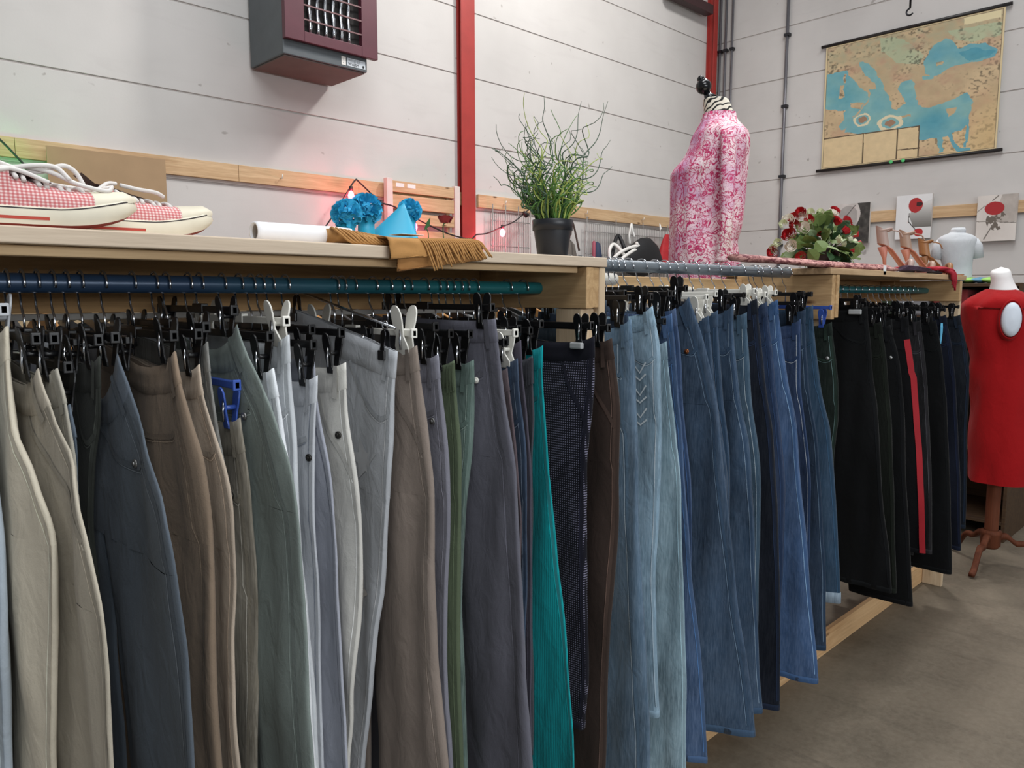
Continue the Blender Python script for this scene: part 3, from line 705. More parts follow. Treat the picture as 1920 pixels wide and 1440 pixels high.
for key in ('gathered elastic', 'ruched waist'):
    x, T, root, hg, lb = find(S1, key)
    for k in range(14):
        a_ = 0.1+k*0.12
        T.strip('gather', cloth('#56634b' if 'olive' in lb else '#474950'), root, [(a_, d, 'body') for d in np.linspace(0.004, 0.055, 5)], 0.0035, 0.004)
x, T, root, hg, lb = find(S3, 'grey-pad')
yy = T.YF(0)+0.035
box('jaw_pad', plain('grey_rubber_pad', '#a5a7a8', 0.5), hg, x-0.018, x-0.008, yy-0.022, yy+0.024, T.ztop-0.03, T.ztop-0.012, 0.003)
x, T, root, hg, lb = find(S1, 'tiny white dots')
yy = T.YF(0)+0.035
box('jaw_pad', plain('grey_rubber_pad', '#a5a7a8', 0.5), hg, x-0.018, x-0.008, yy-0.016, yy+0.018, T.ztop-0.028, T.ztop-0.014, 0.003)
# pairs pushed back between their neighbours
def fillers(rows, S, rz, rr, col, kind, lab, grp, hlab):
    for i in rows:
        xa, xb = S[i][0], S[i+1][0]
        if xb-xa < 0.075: continue
        m = max(1, int((xb-xa)/0.06)-1)
        for k in range(m):
            X = xa+(xb-xa)*(k+1)/(m+1)
            if X-xa < 0.03: continue
            ztop = 1.405+rnd.uniform(-0.03, 0.012) if rz > 1.5 else 1.385+rnd.uniform(-0.025, 0.01)
            ya = S[i][1]; yb = S[i+1][1]
            pts = []
            for d in np.linspace(0, 0.9, 8):
                y = max(ya.YF(min(d, ya.L)), yb.YF(min(d, yb.L)))+0.035+rnd.uniform(0, 0.01)
                v = np.array([X, y, ztop-d])-C0; kk = FPX/v.dot(F)
                pts.append((960+v.dot(R)*kk, 720-v.dot(U)*kk))
            T, root = make_trousers(X, 0.018, pts, lab, rnd.choice(col), kind, dict(L=1.0, amp=0.004, w=0.30, hemw=0.15, twist=0.3 if rz > 1.5 else 0), 700+X*31, grp, fine=False)
            hanger(X, rz, rr, T.ztop, T.YF(0), T.yb0, hlab, 'black', grp+' hangers')
fillers(range(len(S2)-1), S2, RZ2, 0.0165, ['#2d4562', '#35506d', '#22364f'], 'denim', 'blue jeans pushed back between their neighbours on the zinc rail', 'jeans pushed back on the zinc rail', 'black clip hanger half hidden among the jeans on the zinc rail')
fillers(range(len(S3)-1), S3, RZ3, 0.0145, ['#0a0b0d', '#0e0f12', '#090c10'], 'twill', 'black trousers pushed back between their neighbours on the far rail', 'black trousers pushed back on the far rail', 'black clip hanger half hidden among the black trousers')
# empty hooks showing on the first rail
occupied = [s[0] for s in S1]
for px in (20, 98, 132, 193, 206, 233, 300, 320, 412, 470, 500, 617, 640, 728, 748, 815, 833, 850, 870, 888):
    X = at(px, 535, Y=YR)[0]
    if min(abs(X-q) for q in occupied) < 0.014: continue
    occupied.append(X)
    t = empty('clip_hanger', (X, YR, RZ1+0.0145)); zb = 1.385
    MB().tube(hook_pts(X, RZ1, 0.0145, zb+0.004), 0.0019, 6).build('hook', CHROME, t)
    b = MB(); b.box(X-0.003, X+0.003, YR-0.10, YR+0.15, zb-0.005, zb+0.005); b.build('bar', BLACKP, t, False, 0.001)
    clip(t, BLACKP, X, YR-0.085, zb-0.026, 0.8, pinch=0.001); clip(t, BLACKP, X, YR+0.14, zb-0.026, 0.8, pinch=0.001)
    tag(t, 'empty black clip hanger pushed back on the teal rail', 'hanger', 'empty hangers on the near teal rail')

# ================================================================ things on the shelves and walls
def ell(cx, cy, z, rx, ry, n=28, ang=0.0, e=1.0):
    ca, sa = math.cos(ang), math.sin(ang); out = []
    for k in range(n):
        t = 2*PI*k/n; x = rx*sp(math.cos(t), e); y = ry*sp(math.sin(t), e)
        out.append((cx+x*ca-y*sa, cy+x*sa+y*ca, z))
    return out
def cyl(cx, cy, prof, n=28): return [[(cx+r*math.cos(2*PI*k/n), cy+r*math.sin(2*PI*k/n), z) for k in range(n)] for r, z in prof]

# ---- sneakers
def gingham():
    m, nt, b = nodes('red_gingham_canvas'); v = coords(nt, (1, 1, 1))
    fs = []
    for d in 'XZ':
        wv = N(nt, 'ShaderNodeTexWave', wave_type='BANDS', bands_direction=d); wv.inputs['Scale'].default_value = 62 if d == 'X' else 74
        wv.inputs['Distortion'].default_value = 0.15; nt.links.new(v, wv.inputs['Vector'])
        fs.append(ramp(nt, wv.outputs['Fac'], [(0.42, (0.12,)*3), (0.58, (0.62,)*3)]))
    o = mix(nt, fs[0], lin('#f2e3df'), lin('#b8323a')); o = mix(nt, fs[1], o, lin('#b8323a'))
    nt.links.new(o, b.inputs['Base Color']); b.inputs['Roughness'].default_value = 0.9; return m
GING = gingham()
RUB = plain('off_white_rubber', '#d8d0bc', 0.55, noise_amt=0.14); RUBR = plain('red_outsole', '#7c2a20', 0.6)
LACE = plain('white_lace', '#d5d0cc', 0.9); DKL = plain('dark_lining', '#5a4f4c', 0.9)
def sneaker(tx, cy, rot, label, loops):
    Ln = 0.285; t = empty('sneaker', (tx-Ln, cy, 1.5395))
    ca, sa = math.cos(rot), math.sin(rot)
    def Wp(x, y, z): return (tx + (x-Ln)*ca - y*sa, cy + (x-Ln)*sa + y*ca, 1.5395+z)
    def hw(u):      # half width along the sole
        return float(np.interp(u, [0, .03, .1, .3, .5, .7, .8, .9, .96, 1], [.006, .022, .032, .031, .036, .047, .047, .038, .024, .004]))
    def spring(u): return 0.024*max(0, (u-0.62)/0.38)**1.8 + 0.004*max(0, (0.1-u)/0.1)
    us = np.concatenate([[0, .01, .03], np.linspace(.06, .9, 24), [.93, .96, .98, .995, 1]])
    def outline(sc_, zf, ins=0.0):
        g_ = lambda u: u*Ln-ins*max(0, (u-.72)/.28)**1.5
        return [Wp(g_(u), -hw(u)*sc_, zf(u)) for u in us]+[Wp(g_(u), hw(u)*sc_, zf(u)) for u in us[::-1]]
    top = lambda u: spring(u)*(0.75 if u > .9 else 1-.25*max(0, (u-.62)/.28))+0.027+0.006*max(0, min(1, (u-.6)/.3))
    MB().loft([outline(0.94, lambda u: spring(u), .016), outline(1.0, lambda u: spring(u)+0.004, .010)], True, True, False).build('outsole', RUBR, t)
    MB().loft([outline(1.0, lambda u: spring(u)+0.004, .010), outline(1.03, lambda u: spring(u)+0.010, .002), outline(1.04, lambda u: (spring(u)+top(u))/2, 0), outline(1.03, lambda u: top(u)-0.003, .004), outline(0.98, top, .009), outline(0.9, top, .014)], True, False, True).build('midsole', RUB, t)
    MB().loft([outline(1.036, lambda u: top(u)-0.0035, .0035), outline(1.034, lambda u: top(u)-0.0018, .0045)], True).build('foxing_line', plain('black_piping', '#2c2426', 0.6), t)
    MB().loft([[Wp(u*Ln, -hw(u)*1.045, spring(u)+z) for u in np.linspace(.30, .56, 8)] for z in (0.010, 0.014)], False).build('sole_stripe', plain('red_stripe_rubber', '#b23a26', 0.6), t)
    H = lambda u: float(np.interp(u, [.3, .42, .55, .7, .82, .92, .985], [.076, .071, .060, .053, .052, .050, .040]))
    def arc(u, a0=0, a1=PI, n=18, s_=1.0):
        zb = top(u)-0.004; h = H(u)+spring(u)*0.6-zb
        return [Wp(u*Ln, -hw(u)*0.97*s_*sp(math.cos(a0+(a1-a0)*k/n), 0.75), zb+h*sp(math.sin(a0+(a1-a0)*k/n), 0.8)*s_) for k in range(n+1)]
    vs = np.linspace(.36, .76, 14)
    MB().loft([arc(u) for u in vs], False).build('vamp', GING, t)
    MB().loft([arc(u, s_=1.01) for u in (.755, .78, .82, .87, .92, .95, .975, .99)], False).build('toe_cap', RUB, t)
    # quarters: wall round the heel
    path = [(u, 1) for u in np.linspace(.42, .03, 12)]+[(0.0, 0)]+[(u, -1) for u in np.linspace(.03, .42, 12)]
    rings = []
    for zf in (0, .35, .7, 1):
        r_ = []
        for u, sd in path:
            zb = top(u)-0.004; zt = float(np.interp(u, [0, .12, .3, .42], [.082, .070, .066, .074]))
            r_.append(Wp(u*Ln+(0.008*zf if sd == 0 else 0), sd*hw(max(u, .02))*(0.97-0.12*zf), zb+(zt-zb)*zf))
        rings.append(r_)
    MB().loft(rings, False).build('quarter', GING, t)
    MB().tube(rings[-1], 0.003, 8).build('collar', LACE, t)
    # tongue
    MB().loft([[Wp(u*Ln, y, H(u)+0.004+(0.012 if u < .34 else 0)) for y in (-.02, -.01, 0, .01, .02)] for u in (.28, .34, .42, .5, .6)], False).build('tongue', DKL, t)
    for k, u in enumerate(np.linspace(.44, .72, 7)):
        pts = []
        for q in range(9):
            yy = -0.028+0.056*q/8; uu = u+0.016*(q/8-0.5)*(1 if k % 2 else -1)
            pts.append(Wp(uu*Ln, yy*(1-0.2*(u-.44)), H(uu)+spring(uu)*.6+0.0045-0.010*(abs(yy)/.028)**2.2))
        MB().tube(pts, 0.0032, 6).build('lace', LACE, t)
    for pl in loops:
        MB().tube([Wp(*p) for p in spline(pl, 7)], 0.0031, 6).build('lace_loop', LACE, t)
    lg = [Wp(.2*Ln+x, -0.0345, 0.048+z) for x, z in ((-.010, 0), (-.004, .003), (.004, .002), (.012, .0), (.004, -.002), (-.004, -.001))]
    MB().loft([lg, [(p[0], p[1]-0.0008, p[2]) for p in lg]], True, False, True).build('badge', plain('green_badge', '#3f5a3c', 0.7), t)
    tag(t, label, 'shoe')
sx1 = at(263, 424, Y=1.2)[0]; sx2 = at(406, 430, Y=1.29)[0]
sneaker(sx1, 1.212, 0.02, 'red gingham sneaker at the left end of the shelf, lace tied in a bow', [
    [(.14, -.01, .074), (.105, -.026, .082), (.075, -.03, .088), (.085, -.03, .076), (.13, -.022, .074), (.165, -.03, .060)],
    [(.14, .0, .074), (.16, -.012, .076), (.185, -.018, .086), (.20, -.018, .080), (.21, -.02, .062)],
    [(.14, -.005, .082), (.17, -.022, .075), (.20, -.028, .062), (.235, -.028, .056), (.245, -.022, .062)],
    [(.12, -.01, .076), (.15, -.02, .082), (.175, -.024, .082), (.19, -.03, .066)]])
sneaker(sx2, 1.306, 0.03, 'red gingham canvas sneaker behind, its toe further right, laced flat', [
    [(.13, -.01, .082), (.115, -.02, .080), (.10, -.03, .070), (.09, -.036, .062)],
    [(.14, 0, .082), (.16, -.015, .076), (.185, -.02, .073), (.20, -.014, .068)]])

# ---- paper roll
p0, p1 = at(476, 436, Y=1.235), at(628, 446, Y=1.235)
t = empty('paper_roll', (p0[0], 1.235, 1.5395)); rr = 0.0165
MB().loft([[(x, 1.235+r_*math.cos(2*PI*k/24), 1.5395+rr+0.001+r_*math.sin(2*PI*k/24)) for k in range(24)] for x, r_ in ((p0[0]+0.03, rr-0.003), (p0[0], rr-0.003), (p0[0], rr), (p0[0]+0.01, rr+0.0005), (p1[0], rr+0.001), (p1[0]+0.03, rr))], True).build('sheet', plain('white_paper', '#e9e9ec', 0.6), t)
MB().loft([[(x, 1.235+r_*math.cos(-2*PI*k/24), 1.5395+rr+0.001+r_*math.sin(2*PI*k/24)) for k in range(24)] for x, r_ in ((p0[0]+0.004, rr-0.0032), (p0[0]+0.06, rr-0.004))], True).build('core', plain('grey_paper', '#b0a69c', 0.8), t)
tag(t, 'rolled sheet of white paper lying on the shelf left of the mustard scarf', 'paper roll')

# ---- mustard scarf
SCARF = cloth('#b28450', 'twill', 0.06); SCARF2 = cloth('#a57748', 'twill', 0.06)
t = empty('scarf', (0.85, 1.2, 1.545))
def sheet(name, mat, x0, x1, path, bot0, bot1, th=0.004, wob=0.003, seed=0, fold=True):
    # path: list of (y, z); last leg hangs to a height that runs from bot0 to bot1 across x
    nx = 34; pts = []
    q = spline([(a, b, 0) for a, b in path], 6)
    n = len(q); rows = []
    for j, pnt in enumerate(q):
        row = []
        for i in range(nx+1):
            u = i/nx; x = x0+(x1-x0)*u
            y, z = pnt[0], pnt[1]
            lim = bot0+(bot1-bot0)*u
            if z < path[0][1] and y < 1.15: z = max(z, lim + (0.0005*j))
            z += wob*noise.noise(Vector((x*22+seed, j*0.25, seed))) * (1 if y > 1.155 else 0.4)
            y -= (abs(wob)*1.1*(1+noise.noise(Vector((x*30+seed, j*0.2, seed+4)))) if y < 1.155 else 0)
            row.append((x+0.004*noise.noise(Vector((j*0.5, seed, 2))), y, z))
        rows.append(row)
    back = [[(p[0], p[1]+(th if p[1] < 1.155 else 0), p[2]-(th if p[1] >= 1.155 else 0)) for p in r] for r in rows[::-1]]
    mb = MB(); allr = rows+back
    mb.loft(list(map(list, zip(*allr))), True, True, True)
    return mb.build(name, mat, t)
sx0, sxm, sxe = at(690, 440, Y=1.2)[0], at(737, 500, Y=1.14)[0], at(903, 480, Y=1.14)[0]
path = [(1.40, 1.556), (1.30, 1.562), (1.22, 1.560), (1.165, 1.556), (1.142, 1.551), (1.136, 1.53), (1.136, 1.50), (1.136, 1.44)]
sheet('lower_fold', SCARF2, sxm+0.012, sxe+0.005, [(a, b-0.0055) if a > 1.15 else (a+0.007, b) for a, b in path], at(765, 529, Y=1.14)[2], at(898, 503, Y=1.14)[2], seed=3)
sheet('upper_fold', SCARF, sxm-0.010, sxe-0.006, path, at(750, 506, Y=1.13)[2], at(900, 484, Y=1.13)[2], seed=9)
# left part lying rolled on the shelf with its fringe curling to the front
xs = np.linspace(at(612, 430, Y=1.22)[0], sxm+0.02, 14); rings = []
for i, x in enumerate(xs):
    u = i/13; h = 0.028-0.012*u; yc = 1.235-0.02*u
    rings.append([(x, yc+0.055*math.cos(2*PI*k/20)*(1-0.1*u), 1.541+h*(0.5+0.5*sp(math.sin(2*PI*k/20), 0.8))+0.002*noise.noise(Vector((k, i*.6, 0)))) for k in range(20)])
MB().loft(rings, True, True, True).build('rolled_end', SCARF, t)
for k in range(16):
    x = xs[0]+0.004+k*0.0085; h = 0.026-0.0009*k
    pts = [(x+0.004, 1.22, 1.543+h), (x-0.006, 1.196, 1.545+h*.9), (x-0.002+rnd.uniform(-.003, .003), 1.172, 1.543+h*.5), (x+0.012, 1.168, 1.5415+0.002), (x+0.03+rnd.uniform(0, .012), 1.178, 1.5425)]
    MB().tube(spline(pts, 5), 0.0021, 6).build('fringe', SCARF, t)
for k in range(26):
    u = k/25; x = at(800, 460, Y=1.13)[0]+u*(sxe-at(800, 460, Y=1.13)[0]-0.004)
    zt = 1.549+0.006*u; ln = (0.050-0.022*u)*rnd.uniform(0.85, 1.1)
    pts = [(x-0.01, 1.158, zt+0.006), (x-0.004, 1.135, zt), (x+0.004+rnd.uniform(-.003, .003), 1.1265, zt-ln*.5), (x+0.014+rnd.uniform(-.005, .006), 1.125, zt-ln)]
    MB().tube(spline(pts, 5), 0.0017, 6).build('fringe', SCARF, t)
xa, xb = at(742, 440, Y=1.17)[0], at(783, 440, Y=1.17)[0]
MB().box(xa, xb, 1.15, 1.19, 1.5615, 1.5622).build('paper_tag', plain('white_card', '#eef0f2', 0.6), t, False)
tag(t, 'mustard fringed scarf folded over the shelf edge in the near bay', 'scarf')

# ---- blue paper flowers and cone
BLUEP = plain('blue_paper', '#2ca6d2', 0.6, noise_amt=0.12); BLUEC = plain('blue_card', '#2ea6cb', 0.45)
def petal_mesh(s_):
    mb = MB(); rows = []
    for j in range(5):
        r_ = s_*(0.15+0.85*j/4); row = []
        for i in range(9):
            a_ = (i/8-0.5)*1.9*(0.5+0.5*j/4)
            row.append((r_*math.sin(a_), 0.12*s_*math.sin(i*2.2)*(j/4)**1.5, r_*math.cos(a_)*(1+0.06*math.sin(i*3))))
        rows.append(row)
    mb.loft(rows, False); me = bpy.data.meshes.new('petal'); me.from_pydata(mb.v, [], mb.f); me.materials.append(BLUEP)
    me.polygons.foreach_set('use_smooth', [True]*len(me.polygons)); return me
def pompom(c, r, n, label):
    t = empty('paper_flower', c); me = petal_mesh(r*0.68)
    MB().loft(cyl(c[0], c[1], [(r*0.5*math.cos(a_)+1e-4, c[2]+r*0.5*math.sin(a_)) for a_ in np.linspace(-PI/2, PI/2, 8)], 12), True).build('core', BLUEP, t)
    for k in range(n):
        z = 1-2*(k+0.5)/n; ph = k*2.39996; rho = math.sqrt(1-z*z)
        d = Vector((rho*math.cos(ph), rho*math.sin(ph), z))
        o = bpy.data.objects.new('petal', me); COL.objects.link(o)
        q = d.to_track_quat('Z', 'Y').to_matrix().to_4x4()
        o.parent = t
        tilt = Matrix.Rotation(rnd.uniform(-.5, .5), 4, 'X') @ Matrix.Rotation(rnd.uniform(0, 6.28), 4, 'Z')
        o.matrix_local = Matrix.Translation(d*r*0.42) @ q @ tilt
    MB().loft(cyl(c[0], c[1], [(0.001, 1.5398), (r*.62, 1.5398), (r*.5, c[2]-r*.45), (0.001, c[2]-r*.4)], 18), True).build('card_cup', BLUEC, t)
    tag(t, label, 'paper flower', 'blue paper pompoms on the shelf')
pompom(at(650, 402, Y=1.33), 0.029, 44, 'blue paper pompom flower, leftmost and lowest of the pair before the red light')
pompom(at(686, 393, Y=1.36), 0.032, 50, 'blue paper pompom flower in front of the red bulb, upper of the pair')
pompom(at(768, 395, Y=1.42), 0.026, 40, 'blue paper pompom flower behind the blue card cone')
ap = at(757, 381, Y=1.37); ba = at(741, 428, Y=1.37)
t = empty('card_cone', (ba[0], ba[1], 1.545)); rings = []
u0 = -(ba[2]-1.5402)/(ap[2]-ba[2])
for k in range(9):
    u = u0+(1-u0)*k/8; c = ba+(ap-ba)*u; r_ = 0.040*(1-u)+0.001
    rings.append([(c[0]+r_*R[0]*math.cos(2*PI*i/28)*1.0+r_*F[0]*.5*math.sin(2*PI*i/28), c[1]+r_*R[1]*math.cos(2*PI*i/28)+r_*F[1]*.5*math.sin(2*PI*i/28), c[2]) for i in range(28)])
MB().loft(rings, True, True, True).build('cone', BLUEC, t)
tag(t, 'plain blue card cone standing between the paper flowers', 'paper cone')
# ---- single red rose
c = at(834, 410, Y=1.44); t = empty('artificial_rose', (c[0], c[1], 1.545))
ROSE = plain('dark_red_petal', '#7c1018', 0.6); LEAF = plain('rose_leaf', '#2f5a2c', 0.6)
for k in range(14):
    a_ = k*2.4; r_ = 0.003+0.0007*k
    rows = [[(c[0]+(r_+.004*j)*math.cos(a_+w_), c[1]+(r_+.004*j)*math.sin(a_+w_), c[2]-0.009+0.007*j+0.002*math.sin(w_*4)) for w_ in np.linspace(-.8, .8, 6)] for j in range(3)]
    MB().loft(rows, False).build('petal', ROSE, t)
MB().tube(spline([(c[0], c[1], c[2]-0.008), (c[0]-0.006, c[1], c[2]-0.025), (c[0]-0.012, c[1]-.01, 1.5412), (c[0]-0.06, c[1]-.01, 1.5412)], 6), 0.0014, 6).build('stem', LEAF, t)
lf = at(803, 417, Y=1.43)
MB().loft([[(lf[0]-.012, lf[1], lf[2]-.016), (lf[0]-.010, lf[1], lf[2]-.018)], [(lf[0]-.005, lf[1], lf[2]), (lf[0]+.004, lf[1], lf[2]-.008)], [(lf[0]+.006, lf[1], lf[2]+.012), (lf[0]+.0065, lf[1], lf[2]+.0115)]], False).build('leaf', LEAF, t)
MB().tube(spline([(c[0]-0.06, c[1]-.01, 1.5412), (lf[0], lf[1], lf[2]-.03), (lf[0]-.006, lf[1], lf[2]-.012)], 6), 0.0012, 6).build('stem', LEAF, t)
tag(t, 'dark red artificial rose lying on the shelf in front of the slatted panel', 'flower')

# ---- potted plant
pc = at(1036, 440, Y=1.30); px_, py_ = pc[0], 1.30
t = empty('potted_plant', (px_, py_, 1.5395)); POT = plain('black_pot', '#1e2026', 0.38)
zt = at(1036, 408, Y=1.26)[2]; h = zt-1.5395; rT = 0.050
MB().loft(cyl(px_, py_, [(0.001, 1.5402), (rT*.70, 1.5402), (rT*.72, 1.542), (rT*.92, 1.5395+h*.72)], 36), True).build('pot', POT, t)
MB().loft(cyl(px_, py_, [(rT*.92, 1.5395+h*.72), (rT*.985, 1.5395+h*.73), (rT, 1.5395+h*.99), (rT*.985, zt), (rT*.93, zt), (rT*.9, zt-.02)], 36), True).build('rim', POT, t)
MB().loft(cyl(px_, py_, [(rT*.91, zt-.012), (0.001, zt-.009)], 24), True).build('soil', plain('dark_soil', '#2a221b', 0.95), t)
SG = [plain('stem_dark_green', '#2c4a33', 0.5), plain('stem_green', '#55803c', 0.5), plain('stem_light_green', '#a3b45a', 0.5)]
pr = random.Random(21)
for k in range(125):
    a_ = pr.uniform(0, 2*PI); r0 = rT*0.75*math.sqrt(pr.random()); big = k < 16
    H_ = pr.uniform(0.21, 0.29) if big else pr.uniform(0.07, 0.20)
    sprd = pr.uniform(0.1, 0.75) if not big else pr.uniform(0.15, 0.5)
    n = 26; pts = []; x, y, z = px_+r0*math.cos(a_), py_+r0*math.sin(a_), zt-0.012
    dirx, diry = math.cos(a_)*sprd, math.sin(a_)*sprd
    cf, cph, cr = pr.uniform(1.5, 3.2), pr.uniform(0, 6.28), pr.uniform(0.010, 0.024)
    for i in range(n+1):
        u = i/n; curl = cr*min(1, (u*1.8)**2); an = cph+cf*2*PI*u
        pts.append((x+dirx*H_*u**1.2+curl*math.cos(an), y+diry*H_*u**1.2+curl*math.sin(an), z+H_*u+curl*0.6*math.sin(an*1.3)))
    r_ = [0.0024*(1-0.72*(i/n)) for i in range(n+1)]
    MB().tube(pts, r_, 5).build('stem', SG[0 if big and pr.random() < .7 else pr.choice([0, 1, 1, 2])], t)
for base, tip, cl in (((1000, 400), (925, 330), .016), ((1010, 400), (960, 300), .018), ((1060, 400), (1145, 262), .014), ((1065, 405), (1140, 190), .012), ((1030, 400), (1020, 180), .02), ((1040, 400), (1090, 190), .016), ((1060, 402), (1148, 312), .012), ((1020, 400), (985, 232), .02)):
    b_, e_ = at(*base, Y=py_), at(*tip, Y=py_+pr.uniform(-.03, .03)); pts = []
    for i in range(31):
        u = i/30; an = u*2*PI*1.8+base[0]; q = b_+(e_-b_)*u; c_ = cl*math.sin(PI*min(1, u*1.1))
        pts.append((q[0]+c_*math.cos(an), q[1]+c_*math.sin(an)*.6, q[2]+c_*math.sin(an)))
    MB().tube(pts, [0.0023*(1-.75*i/30) for i in range(31)], 5).build('stem', SG[0], t)
tag(t, 'curly-stemmed artificial grass in a black pot at the end of the near shelf', 'potted plant')

# ---- bouquet in a pot on the far shelf
bc = np.array([3.07, 1.37]); bz = 1.5505
t = empty('flower_basket', (bc[0], bc[1], bz))
MB().loft(cyl(bc[0], bc[1], [(0.001, bz), (0.05, bz), (0.058, bz+.03), (0.066, bz+.085), (0.06, bz+.087), (0.001, bz+.075)], 24), True).build('basket', plain('dark_wicker', '#33201c', 0.8), t)
GL = [plain('leaf_deep', '#2c4a2a', 0.55), plain('leaf_mid', '#6a7f45', 0.55), plain('leaf_pale', '#8fa27c', 0.6)]
def leafmesh(s_, m, lobes=False):
    rows = []
    for j in range(7):
        u = j/6; wd = s_*0.32*math.sin(PI*min(1, u*0.93+.05))*(1+(0.45*abs(math.sin(u*7)) if lobes else 0))
        rows.append([(-wd, -0.25*wd, s_*u), (0, 0.0-0.1*s_*u*u, s_*u+(.03*s_)), (wd, -0.25*wd, s_*u)])
    mb = MB(); mb.loft(rows, False); me = bpy.data.meshes.new('leaf'); me.from_pydata(mb.v, [], mb.f); me.materials.append(m); return me
LM = [leafmesh(.055, GL[0]), leafmesh(.07, GL[1], True), leafmesh(.05, GL[2]), leafmesh(.062, GL[1], True)]
def put(me, name, par, loc, d, roll):
    o = bpy.data.objects.new(name, me); COL.objects.link(o); o.parent = par
    q = Vector(d).normalized().to_track_quat('Z', 'Y').to_matrix().to_4x4()
    o.matrix_local = Matrix.Translation(Vector(loc)-par.location) @ q @ Matrix.Rotation(roll, 4, 'Z'); return o
br_ = random.Random(5); cc = Vector((bc[0], bc[1], bz+.075))
def shell(k, n, rx, rz):
    z = (k+.5)/n*1.25-0.25; ph = k*2.39996; rho = math.sqrt(max(0, 1-z*z))
    return Vector((rho*math.cos(ph)*rx, rho*math.sin(ph)*rx*.72, z*rz))
for k in range(130):
    s_ = shell(k, 130, .15, .125)*br_.uniform(.45, .95)
    put(LM[br_.choice([0, 0, 1, 2, 1])], 'leaf', t, cc+s_, s_+Vector((br_.uniform(-.05, .05), br_.uniform(-.05, .05), br_.uniform(-.06, .03))), br_.uniform(0, 6))
for q, dr in (((1530, 452), (-.3, -.7, -.6)), ((1515, 468), (0, -.6, -.8)), ((1582, 470), (.3, -.5, -.8)), ((1545, 462), (.4, -.7, -.3))):
    p = at(*q, Y=1.27); put(LM[3], 'leaf', t, p, dr, br_.uniform(0, 6))
def bloom(name, m, s_, n=13):
    mb = MB()
    for k in range(n):
        a_ = k*2.4; r_ = s_*(0.12+0.75*k/n)
        rows = [[((r_+s_*.16*j)*math.cos(a_+w_), (r_+s_*.16*j)*math.sin(a_+w_), s_*(-.35+.45*j-.03*k)+s_*.08*math.sin(w_*5+k)) for w_ in np.linspace(-.75, .75, 6)] for j in range(3)]
        mb.loft(rows, False)
    me = bpy.data.meshes.new(name); me.from_pydata(mb.v, [], mb.f); me.materials.append(m); me.polygons.foreach_set('use_smooth', [True]*len(me.polygons)); return me
RED = plain('red_rose', '#b3151f', 0.6); WH = plain('white_rose', '#e9e2d6', 0.6); CRM = plain('cream_bud', '#d9dcbb', 0.6)
BR, BW, BC = bloom('red_bloom', RED, .020), bloom('white_bloom', WH, .022), bloom('cream_bloom', CRM, .015)
for q, me in (((1500, 398), BR), ((1487, 408), BR), ((1517, 412), BR), ((1490, 422), BR), ((1482, 437), BR), ((1476, 440), BR), ((1553, 405), BR), ((1566, 394), BR), ((1570, 413), BR), ((1590, 412), BR), ((1594, 424), BR), ((1588, 432), BR), ((1603, 437), BR), ((1610, 460), BR), ((1596, 468), BR), ((1501, 482), BR), ((1449, 474), BR), ((1541, 444), BR),
              ((1484, 461), BW), ((1508, 428), BW), ((1504, 407), BW), ((1478, 412), BW), ((1560, 400), BW), ((1520, 398), BC), ((1538, 398), BC), ((1594, 447), BC), ((1583, 455), BC), ((1603, 455), BC), ((1450, 466), BC), ((1551, 435), BC), ((1574, 448), BC), ((1468, 420), BC), ((1459, 455), BC)):
    p = Vector(at(*q, Y=1.30)); d = (p-cc); sidey = -abs(d.y)-.03
    p.y = 1.37-0.72*math.sqrt(max(0.0012, .155**2-min(.15, abs(d.x))**2-(max(0, d.z)*.9)**2))
    k_ = at(*q, Y=p.y); p = Vector(k_)
    put(me, 'bloom', t, p, (d.x, -.12, max(d.z, -.02)), br_.uniform(0, 6))
tag(t, 'round basket of red and white artificial roses with green leaves on the far shelf', 'flower arrangement')

# ---- rolled brocade and gloves along the far shelf edge
BROC, nt_, b_n = nodes('pink_brocade')
nt_.links.new(ramp(nt_, tex(nt_, coords(nt_, (30, 30, 60)), 1, 4, .7, 1), [(.42, lin('#6b2f38')), (.55, lin('#c58f88')), (.7, lin('#d7aa9f'))]), b_n.inputs['Base Color']); b_n.inputs['Roughness'].default_value = .6; PURP = plain('purple_velvet', '#4d3648', 0.85, noise_amt=.35); CRIM = plain('crimson_cloth', '#a3182b', 0.8, noise_amt=.2); BLKC = plain('black_lace_cloth', '#231d22', 0.8)
def flatroll(par, name, m, pts, rw, rh, seed=0):
    q = spline(pts, 8); rings = []; rh *= 1.0
    for i, p in enumerate(q):
        w_ = 1+0.18*noise.noise(Vector((i*.4, seed, 0)))
        rings.append([(p[0], p[1]+rw*w_*math.cos(2*PI*k/12), p[2]+rh*w_*math.sin(2*PI*k/12)) for k in range(12)])
    return MB().loft(rings, True, True, True).build(name, m, par)
x0 = at(1385, 490, Y=1.22)[0]; x1 = at(1660, 495, Y=1.22)[0]
t = empty('folded_wrap', (3.0, 1.22, 1.56))
flatroll(t, 'upper_roll', BROC, [(x0, 1.235, 1.5675), (2.7, 1.23, 1.5655), (3.1, 1.225, 1.5655), (x1, 1.22, 1.566)], .026, .0115, 1)
flatroll(t, 'lower_roll', BROC, [(x0+.15, 1.185, 1.5605), (2.75, 1.178, 1.5562), (3.1, 1.175, 1.5560), (3.28, 1.17, 1.5565)], .022, .0085, 4)
tag(t, 'pink brocade wrap rolled lengthways along the far shelf below the roses', 'folded cloth')
t = empty('folded_shawl', (3.35, 1.17, 1.55))
for k in range(6): flatroll(t, 'fold', PURP, [(3.30+.01*k, 1.165-.003*k, 1.553+.0035*k), (3.40, 1.148, 1.5565+.003*k), (3.52+.02*k, 1.158, 1.5575+.002*k), (3.70+.01*k, 1.185, 1.555+.0015*k)], .015, .0035, k)
tag(t, 'dark purple crushed velvet shawl bunched at the edge of the far shelf', 'folded cloth')
